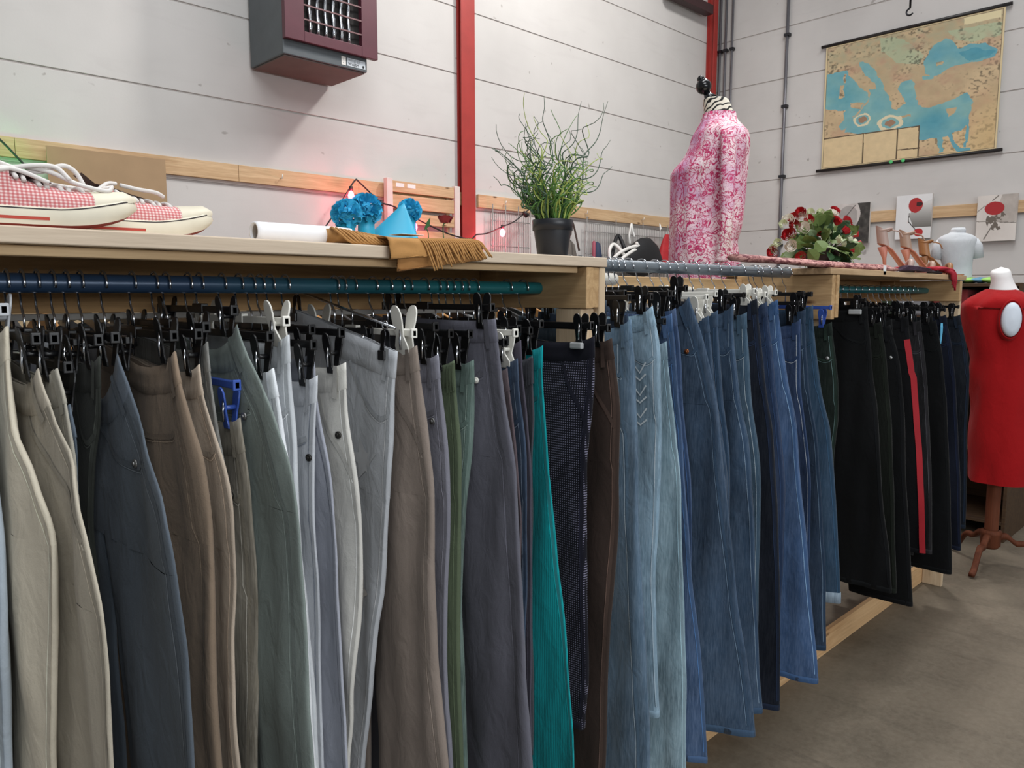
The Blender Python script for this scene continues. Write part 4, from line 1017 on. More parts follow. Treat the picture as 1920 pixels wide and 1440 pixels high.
t = empty('folded_blouse', (3.75, 1.2, 1.55))
flatroll(t, 'body', BLKC, [(3.56, 1.215, 1.5575), (3.68, 1.21, 1.5585), (3.80, 1.20, 1.557), (3.86, 1.19, 1.555)], .03, .009, 2)
pt = at(1655, 493, Y=1.16); box('price_tag', plain('white_tag', '#f2f2f2', 0.5), t, pt[0]-.013, pt[0]+.013, 1.150, 1.1515, 1.532, 1.568, 0)
flatroll(t, 'strap', CRIM, [(3.50, 1.24, 1.57), (3.62, 1.22, 1.5735), (3.75, 1.21, 1.5725), (3.86, 1.19, 1.5665)], .006, .004, 3)
tag(t, 'black shiny folded top with a white price tag on the far shelf', 'folded cloth')
t = empty('red_glove', (3.88, 1.16, 1.56))
hang = at(1735, 515, Y=1.135)
flatroll(t, 'cuff', CRIM, [(3.80, 1.19, 1.572), (3.88, 1.175, 1.574), (3.93, 1.16, 1.565)], .03, .010, 6)
for k in range(3):
    MB().tube(spline([(3.89+.018*k, 1.165, 1.57), (3.90+.018*k, 1.137, 1.555), (3.905+.02*k, 1.132, 1.530-.004*k), (3.915+.02*k, 1.134, 1.500-.012*k)], 5), [.010]*6+[.009]*6+[.005]*4, 8).build('tie', CRIM, t)
tag(t, 'crimson knotted cloth drooping over the edge of the far shelf', 'folded cloth')

# ---- high heels
def heel(px, py, col, sole, label, h=0.125, flip=1, tall=1.0):
    c = at(px, py, Y=1.30); X0 = c[0]; Y0 = 1.30; z0 = 1.5485
    t = empty('high_heel', (X0, Y0, z0)); m = plain('shoe_'+col, col, 0.45); sm = plain('sole_'+sole, sole, 0.5)
    ax = Vector((R[0], R[1], 0))*flip; ay = Vector((-ax.y, ax.x, 0))
    def Wp(u, v, z): p = Vector((X0, Y0, z0))+ax*u+ay*v; return (p.x, p.y, p.z+z)
    MB().tube([Wp(.012, 0, 0.0005), Wp(.006, 0, h*.5), Wp(-.004, 0, h*.92)], [.0045, .008, .022], 10).build('stiletto', sm, t)
    prof = [(-.022, h+.006), (0.0, h*.98), (.03, h*.82), (.07, h*.42), (.10, .016), (.13, .006), (.165, .004), (.185, .006)]
    wds = [.012, .024, .024, .024, .032, .038, .036, .018]
    MB().loft([[Wp(u, -w_, z), Wp(u, 0, z+.001), Wp(u, w_, z), Wp(u, w_, z-.005), Wp(u, -w_, z-.005)] for (u, z), w_ in zip(prof, wds)], True, True, True).build('sole', sm, t)
    rows = []
    for q in range(6):
        f = q/5; rows.append([Wp(-.026+.055*(1-math.cos(a_))*.5-.012*f, .026*math.sin(a_)*(1-.15*f), h+.004-(.02*(1-math.cos(a_))*.5)*(1-f)+.075*tall*f*(1-.25*(1-math.cos(a_)))) for a_ in np.linspace(-2.1, 2.1, 13)])
    MB().loft(rows, False).build('heel_counter', m, t)
    MB().tube([Wp(-.03+.03*(1-math.cos(a_)), .026*math.sin(a_), h+.062*tall+.004*math.sin(a_*2)) for a_ in np.linspace(0, 2*PI, 22)], .0045, 6).build('ankle_strap', m, t)
    MB().tube(spline([Wp(.02, -.028, h+.058*tall), Wp(.05, -.03, h+.050*tall), Wp(.066, -.03, h+.026*tall)], 5), .003, 6).build('strap_end', m, t)
    MB().tube(spline([Wp(.10, -.036, .01), Wp(.115, -.02, .045), Wp(.12, .01, .048), Wp(.105, .036, .01)], 6), .012, 8).build('toe_strap', m, t)
    tag(t, label, 'shoe'); return t
heel(1655, 495, '#ab9289', '#b87563', 'taupe high-heeled sandal with an orange sole, left one of the pair')
heel(1698, 495, '#a68a78', '#b9765f', 'taupe high-heeled sandal with an orange sole, right one of the pair')
heel(1733, 500, '#96683f', '#8a5c38', 'tan brown high-heeled sandal with a buckle strap, last on the far shelf', h=.10)

# ================================================================ things on and before the walls
# ---- unit heater
GREYB = plain('slate_grey_sheet', '#565b5f', 0.5); MAR = plain('maroon_sheet', '#5b2a36', 0.45); HB = plain('heater_underside', '#6b5a56', 0.7)
t = empty('unit_heater', (2.8, 4.86, 2.964))
box('body', GREYB, t, 2.49, 3.115, 4.625, 5.075, 2.972, 3.95, 0.006)
box('bottom_plate', HB, t, 2.505, 3.10, 4.64, 5.06, 2.962, 2.9715, 0.002)
mb = MB(); gx0, gx1, gz0, gz1 = 2.622, 3.052, 3.125, 3.80
for b_ in ((2.487, gx0, 3.06, 3.90), (gx1, 3.178, 3.06, 3.90), (gx0, gx1, 3.06, gz0), (gx0, gx1, gz1, 3.90)): mb.box(b_[0], b_[1], 4.585, 4.6245, b_[2], b_[3])
mb.build('front_frame', MAR, t, False, 0.003)
box('grille_recess', plain('heater_dark', '#15100f', 0.8), t, gx0, gx1, 4.622, 4.6245, gz0, gz1, 0)
for k in range(6):
    x = gx0+0.05+k*0.058
    pts = [(x+0.004*math.sin(q*1.2), 4.606, gz0+q*(gz1-gz0)/16) for q in range(17)]
    MB().tube(pts, [0.009+0.006*math.sin(q*1.7+k)**2 for q in range(17)], 8).build('heat_tube', CHROME, t)
for k in range(7):
    z = gz0+0.07+k*0.088
    box('louvre', plain('louvre_bar', '#7c5a5c', .4), t, gx0, gx1, 4.587, 4.595, z, z+0.009, 0)
lx0, lx1 = 2.955, 3.10
box('brand_plate', plain('silver_plate', '#c9ced4', 0.4), t, lx0, lx1, 4.6225, 4.6245, 2.988, 3.040, 0.001)
box('rating_sticker', plain('sticker_white', '#e3ded8', 0.6), t, 2.912, 2.945, 4.6225, 4.6245, 2.988, 3.042, 0)
def text(par, s_, m, loc, size, rotz=0, name='lettering', mirror=False):
    cu = bpy.data.curves.new(name, 'FONT'); cu.body = s_; cu.size = size; cu.extrude = 0.0006; cu.materials.append(m)
    tmp = bpy.data.objects.new('tmp', cu); me = bpy.data.meshes.new_from_object(tmp); bpy.data.objects.remove(tmp); me.materials.clear(); me.materials.append(m)
    o = bpy.data.objects.new(name, me); COL.objects.link(o); o.location = loc
    o.rotation_euler = (PI/2, 0, rotz); o.parent = par; o.matrix_parent_inverse = par.matrix_basis.inverted(); return o
INK = plain('black_ink', '#141418', 0.6); INKG = plain('grey_ink', '#8e949a', 0.6)
text(t, 'WINTER', INKG, (lx0+0.008, 4.6218, 3.017), 0.025); text(t, 'WARM', INK, (lx0+0.008, 4.6218, 2.994), 0.027)
MB().disc((lx1-0.018, 4.6224, 3.002), (0, -1, 0), 0.0085, 0.0015).build('logo_dot', INK, t)
text(t, '1', INKG, (2.922, 4.6218, 3.018), 0.018); text(t, '4', INKG, (2.922, 4.6218, 2.996), 0.018)
for x in (2.6, 3.0):
    box('bracket', STEELD, t, x, x+0.04, 5.0755, 5.098, 3.0, 3.95, 0)
tag(t, 'slate grey and maroon warm-air unit heater mounted high on the long wall', 'heater')

# ---- vertex-coloured flat prints
def inpoly(px, py, poly):
    c = np.zeros(px.shape, bool); n = len(poly); j = n-1
    for i in range(n):
        xi, yi = poly[i]; xj, yj = poly[j]
        c ^= ((yi > py) != (yj > py)) & (px < (xj-xi)*(py-yi)/(yj-yi+1e-9)+xi); j = i
    return c
def print_sheet(name, par, mat, O, ux, uz, nx, nz, colfn, th=0.0):
    # O = top-left corner, ux / uz the full side vectors (right, down)
    g = np.meshgrid(np.linspace(0, 1, nx+1), np.linspace(0, 1, nz+1)); u, v = g[0].ravel(), g[1].ravel()
    O, ux, uz = map(np.array, (O, ux, uz))
    P = O[None]+u[:, None]*ux[None]+v[:, None]*uz[None]
    me = bpy.data.meshes.new(name)
    idx = np.arange((nx+1)*(nz+1)).reshape(nz+1, nx+1)
    f = np.stack([idx[:-1, :-1], idx[1:, :-1], idx[1:, 1:], idx[:-1, 1:]], -1).reshape(-1, 4)
    me.from_pydata(P.tolist(), [], f.tolist())
    ca = me.color_attributes.new('Col', 'FLOAT_COLOR', 'POINT')
    c = colfn(u, v); c = np.where(c <= 0.04045, c/12.92, ((c+0.055)/1.055)**2.4)
    ca.data.foreach_set('color', np.concatenate([c, np.ones((len(u), 1))], 1).ravel())
    me.materials.append(mat)
    o = bpy.data.objects.new(name, me); COL.objects.link(o); o.parent = par; o.matrix_parent_inverse = par.matrix_basis.inverted(); return o
def vnoise(u, v, fx, fy, seed):
    r = np.random.RandomState(seed); g = r.rand(int(fy)+3, int(fx)+3); x = u*fx; y = v*fy
    i, j = np.floor(x).astype(int), np.floor(y).astype(int); a_, b_ = x-i, y-j
    a_ = a_*a_*(3-2*a_); b_ = b_*b_*(3-2*b_)
    return (g[j, i]*(1-a_)+g[j, i+1]*a_)*(1-b_)+(g[j+1, i]*(1-a_)+g[j+1, i+1]*a_)*b_
def fbm(u, v, f, seed, o=4): return sum(vnoise(u, v, f*2**k, f*2**k, seed+k)/2**k for k in range(o))/sum(1/2**k for k in range(o))
H3 = lambda h: np.array([int(h[i:i+2], 16)/255 for i in (1, 3, 5)])
PRINT = vcol_mat('printed_sheet', 0.7)
# map: pixel outlines of the photographed print turned into sheet coordinates (TL, TR, BR, BL)
TL, TR, BR_, BL = [np.array(p, float) for p in ((225, 358), (1605, 82), (1545, 1195), (190, 1330))]
def inv_bil(px, py):
    u = v = 0.5
    for _ in range(12):
        p = TL*(1-u)*(1-v)+TR*u*(1-v)+BR_*u*v+BL*(1-u)*v
        du = (TR-TL)*(1-v)+(BR_-BL)*v; dv = (BL-TL)*(1-u)+(BR_-TR)*u
        s_ = np.linalg.solve(np.array([du, dv]).T, np.array([px, py])-p); u += s_[0]; v += s_[1]
    return u, v
S = lambda pts: [inv_bil(*p) for p in pts]
SEA = [S([(215, 580), (290, 565), (400, 540), (430, 590), (470, 625), (520, 670), (590, 720), (600, 760), (560, 800), (530, 850), (500, 870), (470, 900), (450, 950), (400, 1000), (360, 1010), (345, 990), (385, 920), (375, 870), (390, 850), (300, 850), (200, 845)]),
       S([(510, 470), (545, 465), (590, 500), (660, 570), (720, 640), (715, 690), (760, 740), (780, 850), (820, 850), (900, 800), (860, 730), (830, 690), (850, 650), (930, 620), (965, 650), (960, 720), (990, 820), (1060, 850), (1120, 840), (1200, 800), (1290, 760), (1345, 735), (1375, 790), (1380, 860), (1340, 990), (1300, 1040), (1200, 1075), (1060, 1090), (1000, 1100), (920, 1060), (800, 1040), (650, 1040), (520, 1040), (400, 1025), (440, 930), (520, 870), (590, 780), (620, 730), (600, 690), (660, 690), (640, 640), (560, 570), (520, 520)]),
       S([(1040, 580), (1028, 500), (1060, 420), (1110, 360), (1180, 310), (1240, 330), (1290, 390), (1370, 350), (1470, 370), (1555, 410), (1545, 460), (1440, 500), (1330, 510), (1220, 540), (1150, 580), (1100, 600)]),
       S([(1020, 600), (1100, 590), (1090, 615), (1030, 625)]), S([(1140, 1075), (1180, 1070), (1175, 1200), (1145, 1210)]), S([(1210, 1065), (1230, 1060), (1260, 1130), (1300, 1175), (1370, 1180), (1370, 1200), (1290, 1215), (1240, 1170)]), S([(1345, 850), (1365, 850), (1340, 1170), (1322, 1170)])]
ISL = [S([(380, 570), (400, 575), (398, 640), (378, 640)]), S([(345, 660), (390, 655), (380, 750), (345, 765)]), S([(440, 800), (555, 795), (520, 850), (450, 830)]), S([(850, 910), (935, 895), (940, 915), (860, 925)]), S([(1200, 860), (1270, 850), (1250, 900), (1215, 925)]), S([(1120, 490), (1180, 480), (1170, 510), (1120, 520)])]
RING = [(inv_bil(545, 930), .052, .055), (inv_bil(770, 960), .075, .06)]
BLACKSEA_DEEP = S([(1280, 430), (1400, 385), (1540, 420), (1500, 465), (1350, 490)]); GREEN = S([(680, 290), (860, 300), (1030, 420), (1000, 500), (820, 490), (700, 400)]); GREEN2 = S([(1200, 250), (1580, 200), (1570, 300), (1400, 340), (1250, 320)])
def mapcol(u, v):
    n1, n2, n3 = fbm(u, v, 9, 3), fbm(u, v, 34, 9), fbm(u, v, 70, 14, 2)
    wu, wv = u+(fbm(u, v, 22, 31)-.5)*.03, v+(fbm(u, v, 22, 41)-.5)*.03
    land = H3('#c5ac88')[None]*(.86+.28*n1[:, None]); land = land+(H3('#a8a78a')-land)*(np.clip(1.1-v*2.2, 0, 1)*np.clip(n2*1.6-.3, 0, 1))[:, None]*.8
    gr = inpoly(wu, wv, GREEN) | inpoly(wu, wv, GREEN2); land[gr] = land[gr]*.4+H3('#a9c0a0')*.6
    dk = np.clip((n3-.55)*5, 0, 1)*np.clip((n1-.42)*5, 0, 1); land = land*(1-.38*dk[:, None])
    red = np.clip((fbm(u, v, 14, 77)-.5)*4, 0, 1); land = land+(H3('#b98e78')-land)*red[:, None]*.45
    yl = np.clip((u-.62)*3, 0, 1)*np.clip((v-.5)*3, 0, 1); land = land+(H3('#d2b27c')-land)*yl[:, None]*.6
    sea = H3('#7fb0ad')[None]+(H3('#5c9fae')-H3('#7fb0ad'))[None]*np.clip(n1*1.8-.4, 0, 1)[:, None]
    deep = np.clip(1-np.hypot((u-.66)/.13, (v-.72)/.13), 0, 1)+np.clip(1-np.hypot((u-.3)/.1, (v-.85)/.08), 0, 1)*.6+np.clip(1-np.hypot((u-.14)/.13, (v-.42)/.12), 0, 1)*.6+inpoly(wu, wv, BLACKSEA_DEEP)*.8
    sea = sea+(H3('#2f87a0')-sea)*np.clip(deep*1.2, 0, 1)[:, None]*.6; sea = sea*.9+.07+.05*(n2[:, None]-.5)
    m = np.zeros(u.shape, bool)
    for p in SEA: m |= inpoly(wu, wv, p)
    for p in ISL: m &= ~inpoly(wu, wv, p)
    c = np.where(m[:, None], sea, land)
    for (cu, cv), ru, rv in RING:
        d = np.hypot((wu-cu)/ru, (wv-cv)/rv); c[(d < 1) & (d > .72)] = H3('#dccfae'); c[d < .45] = H3('#9c7a62'); 
    for pts in ([(205, 1082), (998, 990), (990, 1255), (190, 1330)],):
        q = S(pts); k = inpoly(u, v, q); c[k] = H3('#d6be95')[None]*(.95+.1*n2[k][:, None])
        for a_, b_ in (((555, 1045), (547, 1300)), ((832, 1008), (822, 1268)), ((998, 990), (990, 1255)), ((205, 1082), (998, 990)), ((830, 1178), (998, 1166))):
            (ua, va), (ub, vb) = inv_bil(*a_), inv_bil(*b_); L2 = (ub-ua)**2+(vb-va)**2; tt = np.clip(((u-ua)*(ub-ua)+(v-va)*(vb-va))/L2, 0, 1)
            c[np.hypot(u-ua-tt*(ub-ua), (v-va-tt*(vb-va))*.8) < .0035] = H3('#5a4a38')
        for r0, cols in ((0.02, (.03, .24)), (0.02, (.28, .45)), (0.02, (.48, .57))):
            pass
    k = inpoly(u, v, S([(1320, 155), (1578, 108), (1575, 165), (1322, 210)])); c[k] = H3('#ddcfa6')
    e = np.minimum(np.minimum(u, 1-u)*1.25, np.minimum(v, 1-v)); c[e < .014] = H3('#d8c49b'); c[(e > .011) & (e < .015)] = H3('#5b4c36')
    return np.clip(c, 0, 1)
mTL, mTR, mBR, mBL = [at(x, y, X=L-0.03) for x, y in ((1549, 85), (1886, 17), (1868, 283), (1541, 316))]
t = empty('wall_map', (L-.03, (mTL[1]+mTR[1])/2, mBL[2]))
yl_, yr_ = (mTL[1]+mBL[1])/2, (mTR[1]+mBR[1])/2; zt_, zb_ = (mTL[2]+mTR[2])/2, (mBL[2]+mBR[2])/2
print_sheet('printed_map', t, PRINT, (L-.034, yl_, zt_), (0, yr_-yl_, 0), (0, 0, zb_-zt_), 380, 300, mapcol)
box('backing_cloth', plain('map_backing', '#d5c59f', .8), t, L-.033, L-.028, yr_, yl_, zb_, zt_, 0)
for z in (zt_, zb_-.02): MB().tube([(L-.033, yl_+.05, z+.012), (L-.033, yr_-.05, z+.012)], .016, 12).build('rod', plain('black_rod', '#1d1716', .4), t)
for yy in (yl_+(yr_-yl_)*.44, yl_+(yr_-yl_)*.51): MB().disc((L-.05, yy, zb_-.005), (-1, 0, 0), .018, .008).build('pin', plain('green_pin', '#58c878', .5), t)
tag(t, 'large relief wall map of sea and coasts with black rods, hanging on the back wall', 'map')
# ---- hook hanging above the map
hk = at(1707, 5, X=L-.5); t = empty('lifting_hook', (hk[0], hk[1], hk[2]))
MB().tube([(hk[0], hk[1], 5.3), (hk[0], hk[1], hk[2]-.05)], .009, 8).build('rod', STEELD, t)
MB().tube([(hk[0], hk[1]+.03*math.sin(a_)*1.0, hk[2]-.08+.03*math.cos(a_)) for a_ in np.linspace(0, 4.2, 12)], .008, 8).build('hook', STEELD, t)
tag(t, 'dark steel hook on a rod hanging down in front of the back wall', 'hook')

# ---- poppy canvases
def canvas(px0, py0, px1, py1, label, fn):
    a_, b_ = at(px0, py0, X=L-.06), at(px1, py1, X=L-.06)
    t = empty('canvas_print', (L-.04, (a_[1]+b_[1])/2, b_[2]))
    box('stretcher', plain('canvas_side', '#cfc9c4', .8), t, L-.0595, L-.0305, b_[1], a_[1], b_[2], a_[2], 0)
    print_sheet('picture', t, PRINT, (L-.0605, a_[1], a_[2]), (0, b_[1]-a_[1], 0), (0, 0, b_[2]-a_[2]), 110, 130, fn)
    tag(t, label, 'picture')
def base(u, v, a_, b_, f, seed):
    n = fbm(u, v, f, seed)[:, None]; return H3(a_)[None]*(1-n)+H3(b_)[None]*n
def line(c, u, v, p, q, w_, col):
    L2 = (q[0]-p[0])**2+(q[1]-p[1])**2; tt = np.clip(((u-p[0])*(q[0]-p[0])+(v-p[1])*(q[1]-p[1]))/L2, 0, 1)
    c[np.hypot(u-p[0]-tt*(q[0]-p[0]), v-p[1]-tt*(q[1]-p[1])) < w_] = H3(col)
def c1(u, v):
    c = base(u, v, '#b9b1ad', '#e1dad6', 4, 1); k = u > .62+.1*np.sin(v*6); c[k] = base(u[k], v[k], '#1f1d1c', '#5e5a55', 9, 5)
    k = (np.hypot((u-.35)/.35, (v-.45)/.4) < 1) & (u < .62); c[k] = c[k]*.82; line(c, u, v, (.2, .4), (.55, .05), .012, '#5a5552'); return np.clip(c, 0, 1)
def c2(u, v):
    c = base(u, v, '#dcdbdc', '#e9e8e8', 3, 2)
    k = (u > .38+.5*np.abs(v-.48)) & (v < .74) & (v > .12+.35*(1-u)); sh = np.clip((v-.2)*1.5, 0, 1)[:, None]; g = H3('#d7d5d3')*(1-sh)+H3('#57544f')*sh; c[k] = g[k]
    k = np.hypot((u-.55)/.2, (v-.24)/.17) < 1-.3*(u > .6)*np.abs(v-.2); c[k] = H3('#ad2a2c'); k = (u > .57) & (np.hypot((u-.64)/.1, (v-.22)/.05) < 1); c[k] = H3('#3b1a1a')
    line(c, u, v, (.38, .42), (.36, .62), .012, '#4a4644'); line(c, u, v, (.36, .6), (.58, .8), .012, '#4a4644')
    c[np.hypot((u-.66)/.13, (v-.86)/.09) < 1] = H3('#b3292b'); return np.clip(c, 0, 1)
def c3(u, v):
    c = base(u, v, '#cdc4bd', '#e2dbd5', 3, 7); k = (u+v*.4 > .62) & (v < .6); c[k] = base(u[k], v[k], '#a39a93', '#c9c0b8', 6, 8)
    k = (np.hypot((u-.5)/.26, (v-.55)/.22) < 1) & (fbm(u, v, 12, 3) > .5); c[k] = H3('#6c6259')
    line(c, u, v, (.22, .95), (.42, .65), .014, '#6d655e'); line(c, u, v, (0, .35), (.2, .22), .01, '#8b837b'); line(c, u, v, (.38, .12), (.52, .02), .012, '#6d655e')
    line(c, u, v, (0, .56), (.3, .57), .008, '#8b837b'); line(c, u, v, (.6, .6), (1, .62), .01, '#7a726b')
    k = np.hypot((u-.44)/.25, (v-.29)/.145) < 1; c[k] = H3('#a8282c'); return np.clip(c, 0, 1)
canvas(1570, 384, 1628, 455, 'grey canvas picture partly hidden behind the flower basket', c1)
canvas(1682, 368, 1744, 446, 'white canvas picture with two red poppy petals, middle of the three pictures', c2)
canvas(1834, 368, 1903, 450, 'grey canvas picture with a big red poppy over fingers, rightmost on the wall', c3)

# ---- cardboard sheet, slatted panel
a_, b_, c_ = at(85, 276, Y=5.0), at(308, 297, Y=5.0), at(85, 440, Y=5.0)
t = box('cardboard_sheet', plain('brown_cardboard', '#a88b6c', .9, noise_amt=.05), None, a_[0], b_[0], 4.985, 4.992, 0.9, (a_[2]+b_[2])/2, 0.001)
tag(t, 'flat brown cardboard sheet propped against the batten behind the sneakers', 'cardboard')
t2 = empty('side_table', ((a_[0]+b_[0])/2, 4.8, 0)); 
box('top', PINE_X, t2, .9, 2.3, 4.55, 5.08, .87, .8995); [box('leg', PINE_Z, t2, x, x+.05, y, y+.05, 0, .8695) for x in (.92, 2.23) for y in (4.57, 5.01)]
tag(t2, 'low pine table against the long wall carrying the cardboard sheet', 'table')
xa, xb = at(721, 333, Y=5.03)[0], at(858, 352, Y=5.03)[0]; zt0 = at(721, 333, Y=5.03)[2]
t = empty('slatted_panel', (xa, 5.03, .9)); PK = plain('white_planed_post', '#dccfc8', .6)
box('side_post', PK, t, xa, xa+.055, 5.0, 5.045, .0, zt0, .003); box('side_post', PK, t, xb-.055, xb, 5.0, 5.045, .0, zt0, .003)
box('back_post', PINE_Z, t, xb-.10, xb-.075, 5.0455, 5.066, .2, zt0-.03, .002)
k = 0; z = zt0-.015
for zz, hh in ((0, .085), (.105, .105), (.24, .085), (.37, .10), (.51, .085), (.64, .10), (.78, .085), (.92, .1), (1.06, .085)):
    box('slat', LATH_X, t, xa+.0555, xb-.0555, 5.01, 5.035, z-zz-hh, z-zz, .002)
for x in (xa+.09, xa+.2): box('paper_label', plain('white_sticker', '#eceae6', .5), t, x, x+.08, 5.0085, 5.0095, z-.045, z-.015, 0)
tag(t, 'slatted pine panel with pale posts, a bed end, leaning by the red column', 'slatted panel')

# ---- fairy lights
CAB = plain('black_cable', '#1c1a1c', .6)
def bulb(par, p, col, st, name='bulb'):
    m = plain('lit_bulb_'+col, col, .4, emis=(col, st)); x, y, z = p
    MB().tube([(x, y, z+.01), (x, y, z-.02)], .014, 10).build('socket', CAB, par)
    MB().loft(cyl(x, y, [(.004, z-.02), (.018, z-.035), (.024, z-.055), (.020, z-.075), (.010, z-.088), (.001, z-.092)], 16), True).build(name, m, par)
    d = bpy.data.lights.new('bulb_glow', 'POINT'); d.energy = 3.2 if st > 5 else 1.5; d.color = lin(col); d.shadow_soft_size = .03
    o = bpy.data.objects.new('bulb_glow', d); COL.objects.link(o); o.location = (x, y-.05, z-.06); o.parent = par; o.matrix_parent_inverse = par.matrix_basis.inverted()
def cable(par, pix, r_=.006):
    pts = [at(x, y, Y=yy) for x, y, yy in pix]; MB().tube(spline(pts, 8), r_, 6).build('cable', CAB, par)
t = empty('string_lights', at(60, 325, Y=4.95)); cable(t, [(-60, 215, 4.95), (0, 262, 4.95), (57, 322, 4.95), (75, 345, 4.9), (120, 420, 4.9)])
p = at(58, 320, Y=4.93); MB().tube([(p[0]-.02, p[1], p[2]+.02), (p[0], p[1], p[2]), (p[0]+.02, p[1], p[2]-.02)], [.014, .024, .016], 10).build('socket', CAB, t)
bulb(t, at(-12, 283, Y=4.93), '#3dff7a', 5)
tag(t, 'black cable of party lights with a green bulb at the left edge of the picture', 'string lights')
t = empty('string_lights', at(660, 345, Y=4.95)); cable(t, [(590, 450, 4.93), (618, 414, 4.93), (650, 362, 4.93), (666, 338, 4.96), (674, 342, 4.96), (713, 378, 4.95), (740, 388, 4.95), (790, 415, 4.94), (840, 438, 4.94), (880, 448, 4.94), (893, 440, 4.94)])
bulb(t, at(658, 352, Y=4.93), '#ff4a5e', 14); bulb(t, at(777, 412, Y=4.92), '#ff4f7a', 12)
p = at(714, 383, Y=4.93); MB().tube([(p[0], p[1], p[2]+.03), (p[0], p[1], p[2]-.03)], [.012, .022], 10).build('socket', CAB, t)
tag(t, 'looped party light cable with glowing red bulbs behind the blue flowers', 'string lights')
t = empty('string_lights', at(940, 430, Y=4.95)); cable(t, [(893, 440, 4.94), (915, 437, 4.94), (942, 425, 4.94), (965, 415, 4.94), (985, 398, 4.95), (1000, 388, 4.96)])
bulb(t, at(942, 424, Y=4.93), '#ff5568', 12)
p = at(985, 400, Y=4.93); MB().tube([(p[0]-.02, p[1], p[2]+.01), (p[0]+.02, p[1], p[2]-.02)], [.014, .024], 10).build('socket', CAB, t)
tag(t, 'party light cable with one red bulb before the wire grid, right of the column', 'string lights')

# ---- wire grids with bags
WIRE = plain('grey_wire', '#9a9896', .4, .5)
def grid(px0, px1, ztop, label, nb=30):
    xa, xb = at(px0, 400, Y=5.04)[0], at(px1, 400, Y=5.04)[0]; t = empty('wire_grid', (xa, 5.04, 1.2)); zb = 1.25
    mb = MB()
    for z in (ztop, ztop-.08, ztop-.30, ztop-.38, ztop-.6, ztop-.68, zb): mb.tube([(xa, 5.035, z), (xb, 5.035, z)], .0035, 5)
    mb.build('cross_wire', WIRE, t); mb = MB()
    for k in range(nb): x = xa+(xb-xa)*k/(nb-1); mb.tube([(x, 5.0435, zb), (x, 5.0435, ztop)], .0022, 4)
    mb.build('upright_wire', WIRE, t, False); t.children[-1]['kind'] = 'stuff'
    mb = MB()
    for x in np.linspace(xa, xb, 4): mb.tube([(x, 5.02, zb), (x, 5.02, ztop+.06)], .005, 6)
    mb.build('frame_wire', WIRE, t); tag(t, label, 'wire grid')
grid(921, 992, 2.19, 'narrow wire display grid on the long wall behind the potted plant', 22)
grid(1098, 1250, 2.17, 'wide wire display grid on the long wall carrying the bags', 46)
def bagpix(px, py, Y=4.97): return Vector(at(px, py, Y=Y))
BKB = plain('black_nylon', '#17181c', .6); WST = plain('white_strap', '#e8e6e2', .6)
t = empty('sports_bag', bagpix(1185, 480)); c = bagpix(1180, 480)
rings = []
for k, (dx, w_, z0_, z1_) in enumerate(((-.34, .03, 1.74, 1.82), (-.24, .07, 1.70, 1.90), (-.08, .09, 1.66, 1.98), (.06, .10, 1.64, 2.05), (.18, .10, 1.66, 2.06), (.30, .08, 1.70, 2.0), (.40, .04, 1.74, 1.88))):
    rings.append([(c[0]+dx, 4.87+w_*math.cos(2*PI*i/16), (z0_+z1_)/2+(z1_-z0_)/2*math.sin(2*PI*i/16)) for i in range(16)])
MB().loft(rings, True, True, True).build('body', BKB, t)
def strap(par, pts, r_, m, n='strap'): MB().tube(spline([bagpix(*p) for p in pts], 6), r_, 6).build(n, m, par)
for q in (((1148, 486, 4.84), (1165, 472, 4.83), (1190, 462, 4.83), (1212, 466, 4.83)), ((1160, 490, 4.82), (1175, 478, 4.82), (1192, 469, 4.82), (1200, 485, 4.82)), ((1193, 455, 4.83), (1200, 466, 4.83), (1208, 484, 4.84)), ((1143, 489, 4.86), (1143, 468, 4.88), (1150, 458, 4.9), (1160, 465, 4.86), (1170, 478, 4.83))): strap(t, q, .018, WST)
strap(t, ((1146, 484, 4.9), (1158, 442, 5.0), (1172, 468, 4.9)), .02, BKB, 'handle')
tag(t, 'black sports bag with white straps hanging on the wire grid', 'bag')
t = empty('lanyard', bagpix(1183, 425)); strap(t, ((1181, 458, 4.98), (1180, 440, 4.99), (1184, 420, 5.01), (1186, 432, 5.0), (1190, 445, 4.98)), .012, WST); tag(t, 'white lanyard looped over the wire grid above the sports bag', 'strap')
REDC = plain('red_nylon', '#b3242b', .7, noise_amt=.2)
t = empty('drawstring_bag', bagpix(1245, 460)); c = bagpix(1246, 460); rings = []
for z, w_ in ((2.12, .03), (2.08, .06), (2.02, .09), (1.92, .13), (1.84, .155), (1.76, .16), (1.70, .12)):
    rings.append([(c[0]+w_*1.0*math.cos(2*PI*i/20)*(1+.06*math.sin(i*3)), 4.94+.35*w_*math.sin(2*PI*i/20), z) for i in range(20)])
MB().loft(rings, True, True, True).build('body', REDC, t); strap(t, ((1238, 432, 4.97), (1237, 420, 5.0), (1240, 430, 4.97)), .006, WST)
tag(t, 'red cloth bag hanging on the wire grid beside the pink blouse', 'bag')
t = empty('umbrella_cover', bagpix(1120, 470)); c = bagpix(1121, 465)
MB().loft(cyl(c[0], 4.98, [(.001, 1.60), (.045, 1.62), (.05, 1.85), (.03, 1.97), (.001, 1.99)], 14), True).build('body', plain('navy_cloth', '#2a3550', .7), t)
MB().loft(cyl(c[0]-.05, 4.98, [(.001, 1.62), (.02, 1.64), (.018, 1.98), (.001, 2.0)], 10), True).build('strap', plain('rose_cloth', '#a05060', .7), t)
tag(t, 'narrow navy pouch hanging left of the sports bag on the grid', 'bag')
t = empty('shoulder_bag', bagpix(1078, 455)); c = bagpix(1076, 460); rings = []
